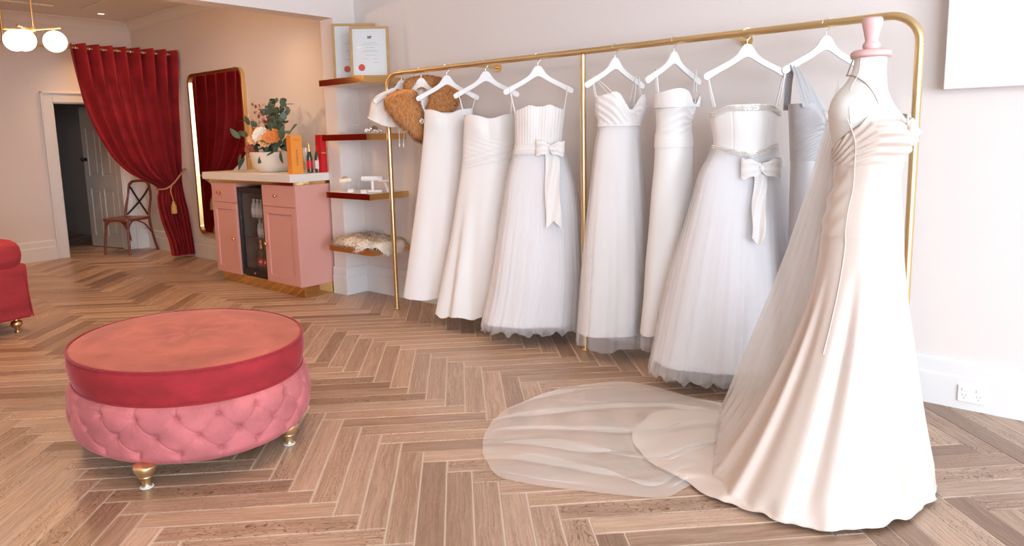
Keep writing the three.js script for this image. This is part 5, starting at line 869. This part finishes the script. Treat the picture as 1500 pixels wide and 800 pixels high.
// ------------------------------------------------------------------ framed certificates
function certificate(name, label, a, b, h, lean, sealX, big) { // a, b: bottom corners [x, z]
  const w = Math.hypot(b[0] - a[0], b[1] - a[1]), th = Math.atan2(-(b[1] - a[1]), b[0] - a[0]);
  const g = thing(name, label, 'picture frame', V3((a[0] + b[0]) / 2, SHELF[0] + 0.002, (a[1] + b[1]) / 2), th, 'framed certificates'); g.rotation.order = 'YXZ'; g.rotation.x = -lean;
  const t = 0.02, d = 0.022;
  const f = [bx(-w / 2, w / 2, 0, t, -d, 0, 0.002), bx(-w / 2, w / 2, h - t, h, -d, 0, 0.002), bx(-w / 2, -w / 2 + t, t, h - t, -d, 0, 0.002), bx(w / 2 - t, w / 2, t, h - t, -d, 0, 0.002)];
  part('frame', f, mat.frameOak, g, 'light oak frame');
  const cv = document.createElement('canvas'); cv.width = 420; cv.height = Math.round(420 * (h - 2 * t) / (w - 2 * t)); const c = cv.getContext('2d'), W = cv.width, H = cv.height;
  c.fillStyle = '#f0efef'; c.fillRect(0, 0, W, H);
  c.strokeStyle = '#d5d3d2'; c.lineWidth = 2; c.strokeRect(W * 0.06, H * 0.05, W * 0.88, H * 0.9);
  c.fillStyle = '#5a5f8c'; c.fillRect(W * 0.44, H * 0.155, W * 0.13, H * 0.022); c.fillStyle = '#30325a'; c.fillRect(W * 0.44, H * 0.19, W * 0.11, H * 0.018); c.fillStyle = '#9aa0c0'; c.fillRect(W * 0.45, H * 0.178, W * 0.10, H * 0.01);
  c.fillStyle = '#8d8a88';
  const bars = [[0.34, 0.30, 0.34], [0.26, 0.335, 0.5], [0.38, 0.40, 0.26], [0.32, 0.46, 0.38], [0.28, 0.49, 0.46], [0.36, 0.56, 0.3], [0.26, 0.64, 0.2], [0.58, 0.64, 0.16], [0.6, 0.72, 0.18]];
  for (const [x, y, l] of bars) { let px = x * W; const end = (x + l) * W; let k = 0; while (px < end) { const ww = 7 + 11 * hash2(k, Math.round(y * 100), 4); c.fillRect(px, y * H, Math.min(ww, end - px), 3); px += ww + 4; k++; } }
  const tx = new THREE.CanvasTexture(cv); tx.colorSpace = THREE.SRGBColorSpace;
  const pm = M({ map: tx, roughness: 0.6 });
  const sheet = part('sheet', new THREE.PlaneGeometry(w - 2 * t, h - 2 * t).translate(0, h / 2, -0.010), pm, g, 'printed certificate'); part('backing', bx(-w / 2 + t, w / 2 - t, t, h - t, -d + 0.002, -0.012), mat.frameOak, g);
  const teeth = new THREE.Shape(); for (let i = 0; i <= 48; i++) { const q = i / 48 * Math.PI * 2, r = 0.0265 + (i % 2) * 0.0018; i ? teeth.lineTo(r * Math.cos(q), r * Math.sin(q)) : teeth.moveTo(r, 0); }
  part('seal', new THREE.ExtrudeGeometry(teeth, { depth: 0.0012, bevelEnabled: false }).translate(sealX * w, h * 0.2, -0.0095), mat.red2, sheet, 'round red seal');
  part('glazing', bx(-w / 2 + t, w / 2 - t, t, h - t, -0.0065, -0.0055), mat.glassPane, g);
}
mat.red2 = M({ color: lin(0.72, 0.055, 0.04), roughness: 0.55 });
certificate('certificate_frame', 'oak framed certificate with red seal leaning behind the other one', [-5.10, 0.30], [-4.84, 0.05], 0.475, 0.06, -0.18);
certificate('certificate_frame', 'smaller oak framed certificate with red seal overlapping its neighbour', [-4.80, 0.345], [-4.575, 0.125], 0.415, 0.07, -0.22);

// ------------------------------------------------------------------ things on the worktop
const CT = 1.10;
{ // gift box
  const g = thing('gift_box', 'tall orange bottle carton on the white worktop', 'box', V3(-5.455, CT, 0.50), -0.2);
  part('carton', bx(-0.05, 0.05, 0, 0.335, -0.05, 0.05, 0.0015), mat.orange, g);
  // flat print on the side towards the street: a vertical run of small illegible brown lettering and a line pattern near the top
  const s = []; for (let i = 0; i < 13; i++) s.push(bx(0.0502, 0.0506, 0.075 + i * 0.0105, 0.081 + i * 0.0105, -0.004 - 0.004 * (i % 3 === 0), 0.006)); part('print', s, mat.stem, g, 'small brown vertical print');
  const s2 = []; for (let i = 0; i < 4; i++) s2.push(bx(0.0502, 0.0505, -0.012, 0.012, -0.0012, 0.0012).translate(-0.0503, 0, 0).rotateX(0.7).translate(0.0503, 0.295, -0.024 + i * 0.014)); part('print', s2, mat.stem, g);
}
const flute = { bowl: lathe([[0.0035, 0.092], [0.010, 0.098], [0.021, 0.125], [0.0255, 0.17], [0.0235, 0.222], [0.0225, 0.222], [0.0245, 0.17], [0.020, 0.127], [0.009, 0.101], [0, 0.098]], 24), stem: lathe([[0, 0.095], [0.0036, 0.095], [0.0033, 0.05], [0.0045, 0.012], [0.03, 0.004], [0.032, 0.0015], [0.031, 0], [0, 0]], 24) };
const fluteLabel = ['champagne flute standing beside the orange carton', 'champagne flute at the front of its cluster', 'champagne flute at the back of its cluster', 'champagne flute next to the slim dark bottles', 'champagne flute between the other flutes'];
[[-5.66, 0.36], [-5.55, 0.33], [-5.70, 0.20], [-5.52, 0.21], [-5.60, 0.27]].forEach(([x, z], i) => { const g = thing('champagne_flute', fluteLabel[i], 'glass', V3(x, CT, z), 0, 'flutes on the worktop'); part('bowl', flute.bowl, mat.fluteGlass, g); part('stem', flute.stem, mat.fluteGlass, g); });
{ // slim bottles
  const body = lathe([[0, 0], [0.024, 0.001], [0.026, 0.006], [0.026, 0.13], [0.02, 0.165], [0.010, 0.195], [0.009, 0.235], [0, 0.235]], 22), foil = lathe([[0.0125, 0.188], [0.0105, 0.235], [0.0125, 0.245], [0.012, 0.268], [0, 0.27]], 18), lab = lathe([[0.0263, 0.035], [0.0266, 0.04], [0.0266, 0.105], [0.0263, 0.11]], 22);
  const a = thing('piccolo_bottle', 'small black bottle with red label and gold neck', 'bottle', V3(-5.485, CT, 0.335), 0, 'slim bottles on the worktop'); part('body', body, mat.bottleGlass, a); part('foil', foil, mat.foil, a); part('label', lab, mat.red, a);
  const b = thing('piccolo_bottle', 'small black bottle with pale label against the red carton', 'bottle', V3(-5.435, CT, 0.285), 0, 'slim bottles on the worktop'); part('body', body, mat.bottleGlass, b); part('foil', foil, mat.red, b); part('label', lab, mat.label, b);
  const c = thing('gift_box', 'tall glossy red carton with gold band by the return wall', 'box', V3(-5.405, CT, 0.262), 0.1); part('carton', bx(-0.036, 0.036, 0, 0.335, -0.03, 0.03, 0.0015), mat.red, c); part('band', bx(-0.0365, 0.0365, 0.168, 0.180, -0.0305, 0.0305), mat.gold, c, 'thin gold band');
}
{ // bowl and flowers
  const B = V3(-6.08, CT, 0.33), g = thing('planter_bowl', 'wide cream ceramic bowl holding the flowers', 'bowl', B);
  part('bowl', lathe([[0, 0.0], [0.13, 0.0], [0.145, 0.006], [0.19, 0.06], [0.215, 0.13], [0.218, 0.185], [0.213, 0.19], [0.205, 0.185], [0.2, 0.13], [0.17, 0.06], [0.12, 0.02], [0, 0.015]], 56), mat.ceramic, g); 
  part('moss', lathe([[0, 0.175], [0.12, 0.172], [0.2, 0.16]], 32), mat.leafDark, g);
  const f = thing('flower_arrangement', 'dried flower arrangement of eucalyptus, orange blooms and white rose', 'flowers', V3(B.x, CT + 0.17, B.z));
  const leafG = (l, w, bend) => grid(4, 8, (u, v) => { const t = v, ww = w * Math.pow(Math.sin(Math.PI * Math.pow(clamp(t, 0.001, 0.999), 0.8)), 0.8); return [(u * 2 - 1) * ww, l * t, bend * l * t * t + 0.15 * ww * Math.abs(u * 2 - 1)]; });
  const lg = [leafG(0.10, 0.030, 0.25), leafG(0.135, 0.034, 0.4), leafG(0.07, 0.030, 0.15)];
  const pt = (u, v, dz = 0) => onZ(u, v, B.z + dz).sub(f.position);
  const root = V3(0, 0.0, 0);
  const camDir = EYE.clone().sub(B).setY(0).normalize();
  const addLeaf = (p, dir, k, m) => { const l = part('leaf', lg[k], m, f); const q = new THREE.Quaternion().setFromUnitVectors(V3(0, 1, 0), dir.clone().normalize()); const q2 = new THREE.Quaternion().setFromAxisAngle(V3(0, 1, 0), rr(0, 6.28)); l.quaternion.copy(q.multiply(q2)); l.position.copy(p); l.scale.setScalar(rr(0.8, 1.2)); };
  const sprig = (end, n, kind, m, bow = 0.05) => { // stem with leaves
    const midp = root.clone().lerp(end, 0.5).add(V3(rr(-bow, bow), rr(0, bow), rr(-bow, bow))), c = new THREE.CatmullRomCurve3([root.clone().add(V3(end.x * 0.2, 0, end.z * 0.2)), midp, end]);
    part('stem', new THREE.TubeGeometry(c, 14, 0.0028, 5), mat.stem, f);
    for (let i = 0; i < n; i++) { const t = 0.35 + 0.65 * (i + 1) / n, p = c.getPoint(t), d = c.getTangent(t), o = V3(rr(-1, 1), rr(-0.5, 0.6), rr(-1, 1)); addLeaf(p, d.clone().multiplyScalar(0.6).add(o), kind === 3 ? Math.floor(rnd() * 3) : kind, Array.isArray(m) ? m[Math.floor(rnd() * m.length)] : m); }
  };
  for (const [u, v] of [[402, 147], [413, 148], [420, 152], [420, 163], [411, 170], [396, 155], [408, 180], [395, 148], [388, 160], [402, 168], [415, 175]]) sprig(pt(u, v, rr(-0.08, 0.08)), 9, 2, [mat.leafGrey, mat.leafMid, mat.leafDark]);
  for (const [u, v] of [[380, 153], [371, 153], [376, 163], [385, 166], [368, 174], [390, 172]]) { // bud sprays
    const end = pt(u, v, rr(-0.05, 0.05)), c = new THREE.CatmullRomCurve3([root.clone(), root.clone().lerp(end, 0.55).add(V3(0.03, 0.03, 0)), end]); part('stem', new THREE.TubeGeometry(c, 14, 0.0026, 5), mat.stem, f);
    const bl = []; for (let i = 0; i < 9; i++) { const p = c.getPoint(0.5 + 0.5 * i / 8); bl.push(new THREE.SphereGeometry(rr(0.008, 0.014), 8, 6).scale(1, 1.4, 1).translate(p.x + rr(-0.03, 0.03), p.y + rr(-0.01, 0.03), p.z + rr(-0.03, 0.03))); } part('buds', bl, i2(u) ? mat.budPink : mat.bloomRust, f, null, 'stuff');
  }
  function i2(u) { return Math.round(u) % 2 === 0; }
  for (const [u, v, k] of [[362, 200, 1], [353, 226, 1], [358, 230, 1], [370, 178, 1], [366, 183, 1], [376, 186, 0], [372, 192, 0], [419, 192, 1], [425, 194, 1], [404, 186, 0], [385, 232, 0], [376, 224, 0], [352, 203, 1], [390, 226, 0], [400, 222, 0], [410, 222, 1], [412, 205, 1], [398, 192, 0]]) addLeaf(pt(u, v, 0.12 + rr(-0.03, 0.05)), V3((u - 390) / 40 + rr(-0.2, 0.2), v > 215 ? rr(-1.2, -0.3) : rr(0.1, 0.9), 0.4), k, v > 215 && u > 375 ? mat.leafDark : rnd() < 0.5 ? mat.leafMid : mat.leafDark);
  for (let i = 0; i < 46; i++) addLeaf(V3(rr(-0.17, 0.19), rr(0.0, 0.1), rr(-0.12, 0.14)), V3(rr(-1, 1), rr(0.1, 1), rr(-1, 1)), i % 3, [mat.leafDark, mat.leafMid, mat.leafGrey][i % 3]);
  const bloom = (u, v, r, m, dz = 0.12, layers = 4) => { const p = pt(u, v, dz), b = new THREE.Group(); b.name = 'bloom'; b.position.copy(p); const look = camDir.clone().add(V3(0, 0.5, 0)).normalize(); b.quaternion.setFromUnitVectors(V3(0, 1, 0), look); f.add(b);
    for (let k = 0; k < layers; k++) { const n = 5 + k * 2, rad0 = r * (0.3 + 0.7 * k / (layers - 1)), tilt = lerp(0.25, 1.15, k / (layers - 1)); for (let i = 0; i < n; i++) { const pg = petal; const m2 = part('petal', pg, m, b); m2.rotation.set(0, i / n * 6.283 + k * 0.4, 0); m2.rotation.order = 'YXZ'; m2.rotation.x = tilt; m2.scale.setScalar(rad0 * 1.25); m2.position.y = -0.1 * r * k; } } };
  const petal = grid(5, 6, (u, v) => { const w = 0.55 * Math.sin(Math.PI * Math.min(1, v * 0.72 + 0.12)); return [(u * 2 - 1) * w, v, 0.28 * Math.pow(u * 2 - 1, 2) - 0.22 * Math.sin(v * 3)]; });
  bloom(383, 197, 0.062, mat.bloomWhite); bloom(400, 199, 0.06, mat.bloomOrange); bloom(388, 207, 0.05, mat.bloomPeach, 0.15); bloom(371, 205, 0.045, mat.bloomPeach, 0.15, 3); bloom(372, 193, 0.035, mat.bloomOrange, 0.1, 3); bloom(367, 219, 0.045, mat.bloomRust, 0.16); bloom(394, 203, 0.045, mat.bloomOrange, 0.16, 3); bloom(378, 201, 0.045, mat.bloomWhite, 0.15, 3);
}

// ------------------------------------------------------------------ jewellery on the shelves
{
  const y1 = SHELF[1], y2 = SHELF[2];
  const earring = (x, z, h, label) => { const g = thing('earring_stand', label, 'jewellery stand', V3(x, y1, z)); part('base', lathe([[0, 0.006], [0.022, 0.005], [0.024, 0], [0, 0]], 20), mat.glass, g); part('post', bar(V3(0, 0.005, 0), V3(0, h, 0), 0.003, 8), mat.glass, g); part('crossbar', bar(V3(-0.03, h, 0), V3(0.03, h, 0), 0.003, 8), mat.glass, g); for (const s of [-1, 1]) part('earring', [new THREE.IcosahedronGeometry(0.006, 1).translate(s * 0.026, h - 0.012, 0), new THREE.IcosahedronGeometry(0.004, 1).translate(s * 0.026, h - 0.024, 0)], mat.bead, g, 'sparkling drop earring'); };
  earring(-4.98, 0.20, 0.095, 'low clear earring stand on the jewellery shelf'); earring(-4.85, 0.17, 0.14, 'tall clear earring stand on the jewellery shelf');
  const t = thing('tiara', 'sparkling jewelled hair comb on the second floating shelf', 'tiara', V3(-4.70, y1, 0.22), 0.6);
  const pts = Array.from({ length: 17 }, (_, i) => { const a = Math.PI * i / 16; return V3(0.075 * Math.cos(a), 0.012, 0.06 * Math.sin(a)); }); part('band', tube(pts, 0.003, 40, 6), mat.chrome, t);
  part('gems', merge(Array.from({ length: 40 }, (_, i) => { const a = Math.PI * (i + 0.5) / 40, h = 0.018 + 0.03 * Math.sin(a) * rnd(); return new THREE.IcosahedronGeometry(rr(0.004, 0.009), 0).translate(0.075 * Math.cos(a), h, 0.06 * Math.sin(a)); })), mat.bead, t, null, 'stuff');
  const d = thing('trinket_dish', 'small glass dish on the second floating shelf', 'dish', V3(-5.02, y1, 0.30)); part('dish', lathe([[0, 0.004], [0.03, 0.005], [0.045, 0.018], [0.047, 0.018], [0.033, 0], [0, 0]], 28), mat.glass, d); part('ring', new THREE.TorusGeometry(0.009, 0.0015, 6, 18).translate(0, 0.012, 0), mat.gold, d, 'gold ring');
  const cs = thing('display_case', 'clear box with dark brooches on the second floating shelf', 'display box', V3(-4.63, y1, 0.27)); part('case', bx(-0.05, 0.05, 0, 0.09, -0.03, 0.03), mat.glass, cs); for (let i = 0; i < 3; i++) part('brooch', new THREE.TorusGeometry(0.011, 0.004, 6, 14).translate(-0.026 + i * 0.026, 0.045 + 0.008 * (i % 2), 0.0), mat.stem, cs, 'dark brooch');
  // third shelf
  const tb = (x, z, h, w, label) => { const g = thing('necklace_stand', label, 'jewellery stand', V3(x, y2, z), 0.7); part('base', bx(-0.085, 0.085, 0, 0.02, -0.03, 0.03, 0.004), mat.paper, g); part('post', bx(-0.011, 0.011, 0.02, h, -0.011, 0.011, 0.003), mat.paper, g); part('crossbar', bar(V3(-w, h, 0), V3(w, h, 0), 0.022, 18), mat.paper, g); };
  tb(-4.70, 0.26, 0.115, 0.09, 'white T shaped bracelet stand on the third floating shelf');
  const slope = thing('ring_slope', 'small white leaning ring display beside the bracelet stand', 'jewellery stand', V3(-4.60, y2, 0.20), 0.7); part('prop', bx(-0.01, 0.01, 0, 0.1, -0.006, 0.006, 0.003).rotateZ(0.35).translate(0.02, 0, 0), mat.paper, slope); part('tray', bx(-0.06, 0.03, 0.09, 0.105, -0.02, 0.02, 0.004), mat.paper, slope);
  [[-4.86, 0.36, 'small white ring box towards the middle of the third shelf'], [-4.66, 0.38, 'small white ring box at the brass corner of the third shelf']].forEach(([x, z, l]) => { const g = thing('ring_box', l, 'box', V3(x, y2, z), 0.5); part('box', bx(-0.025, 0.025, 0, 0.022, -0.022, 0.022, 0.004), mat.paper, g); part('lid', bx(-0.026, 0.026, 0.0225, 0.03, -0.023, 0.023, 0.003), mat.paper, g); });
  const hc = thing('hair_comb', 'gold leaf hair comb on a clear stand on the third shelf', 'hair comb', V3(-5.06, y2, 0.27)); part('stand', bx(-0.045, 0.045, 0, 0.11, -0.03, 0.03), mat.glass, hc); part('comb', [new THREE.SphereGeometry(1, 12, 8).scale(0.028, 0.007, 0.008).rotateZ(0.3).translate(-0.008, 0.118, 0.01), new THREE.SphereGeometry(1, 12, 8).scale(0.02, 0.005, 0.006).rotateZ(-0.1).translate(0.024, 0.121, 0.01)], mat.gold, hc);
  const pf = thing('perfume_bottle', 'small clear scent bottle on the third floating shelf', 'bottle', V3(-4.93, y2, 0.24)); part('flask', bx(-0.028, 0.028, 0, 0.055, -0.018, 0.018, 0.006), mat.glass, pf); part('stopper', bx(-0.009, 0.009, 0.056, 0.08, -0.009, 0.009, 0.003), mat.glass, pf);
}
{ // cream fur on the lowest shelf
  const y = SHELF[3], g = thing('fur_throw', 'cream fur wrap lying over the lowest floating shelf', 'fur', V3(-4.85, y, 0.21));
  const geo = grid(80, 60, (u, v) => { const a = u * 2 * Math.PI, r = Math.sin(v * Math.PI / 2), c = Math.cos(a), s = Math.sin(a); let x = 0.33 * Math.sign(c) * Math.pow(Math.abs(c), 0.7) * r, z = 0.225 * Math.sign(s) * Math.pow(Math.abs(s), 0.7) * r; let h = 0.015 + 0.085 * Math.cos(v * Math.PI / 2) * (0.75 + 0.5 * n3(x * 7, z * 9, 4)) + 0.022 * n3(x * 15, z * 15, 7) * (1 - r) ; const over = Math.max(0, x - 0.285) + Math.max(0, z - 0.195); if (x > 0.10 && over > 0) h -= over * 1.6; return [x + (x > 0.28 ? 0.015 : 0), Math.max(h, over > 0 && x > 0.1 ? -0.05 : 0.006), z + (z > 0.19 && x > 0.1 ? 0.018 : 0)]; }, true);
  part('pelt', geo, mat.furCream, g); part('fur', strands(surfacePoints(geo, true), 7500, 0.034, V3(0.2, -0.3, 0.3), 0.002), mat.furCream, g, null, 'stuff');
}
// ------------------------------------------------------------------ power outlet on the baseboard
{
  const c = V3(-0.445, 0.041, 0.022), g = thing('power_outlet', 'white double power outlet on the tall baseboard', 'power outlet', c);
  part('plate', bx(-0.0575, 0.0575, 0, 0.082, 0.0, 0.009, 0.003), mat.plastic, g);
  for (const s of [-1, 1]) { const x = s * 0.03; part('switch', bx(x - 0.0095, x + 0.0095, 0.055, 0.071, 0.008, 0.0125, 0.0015), mat.plastic, g); const sl = (dx, dy, r) => bx(-0.001, 0.001, -0.004, 0.004, 0, 0.0006).rotateZ(r).translate(x + dx, 0.03 + dy, 0.0088); part('socket_slots', [sl(-0.0075, 0.006, 0.5), sl(0.0075, 0.006, -0.5), sl(0, -0.008, 0)], mat.slot, g, 'three dark pin slots'); }
}

scene.traverse((o) => { if (o.isMesh) { o.castShadow = true; o.receiveShadow = true; } });
renderer.render(scene, camera);
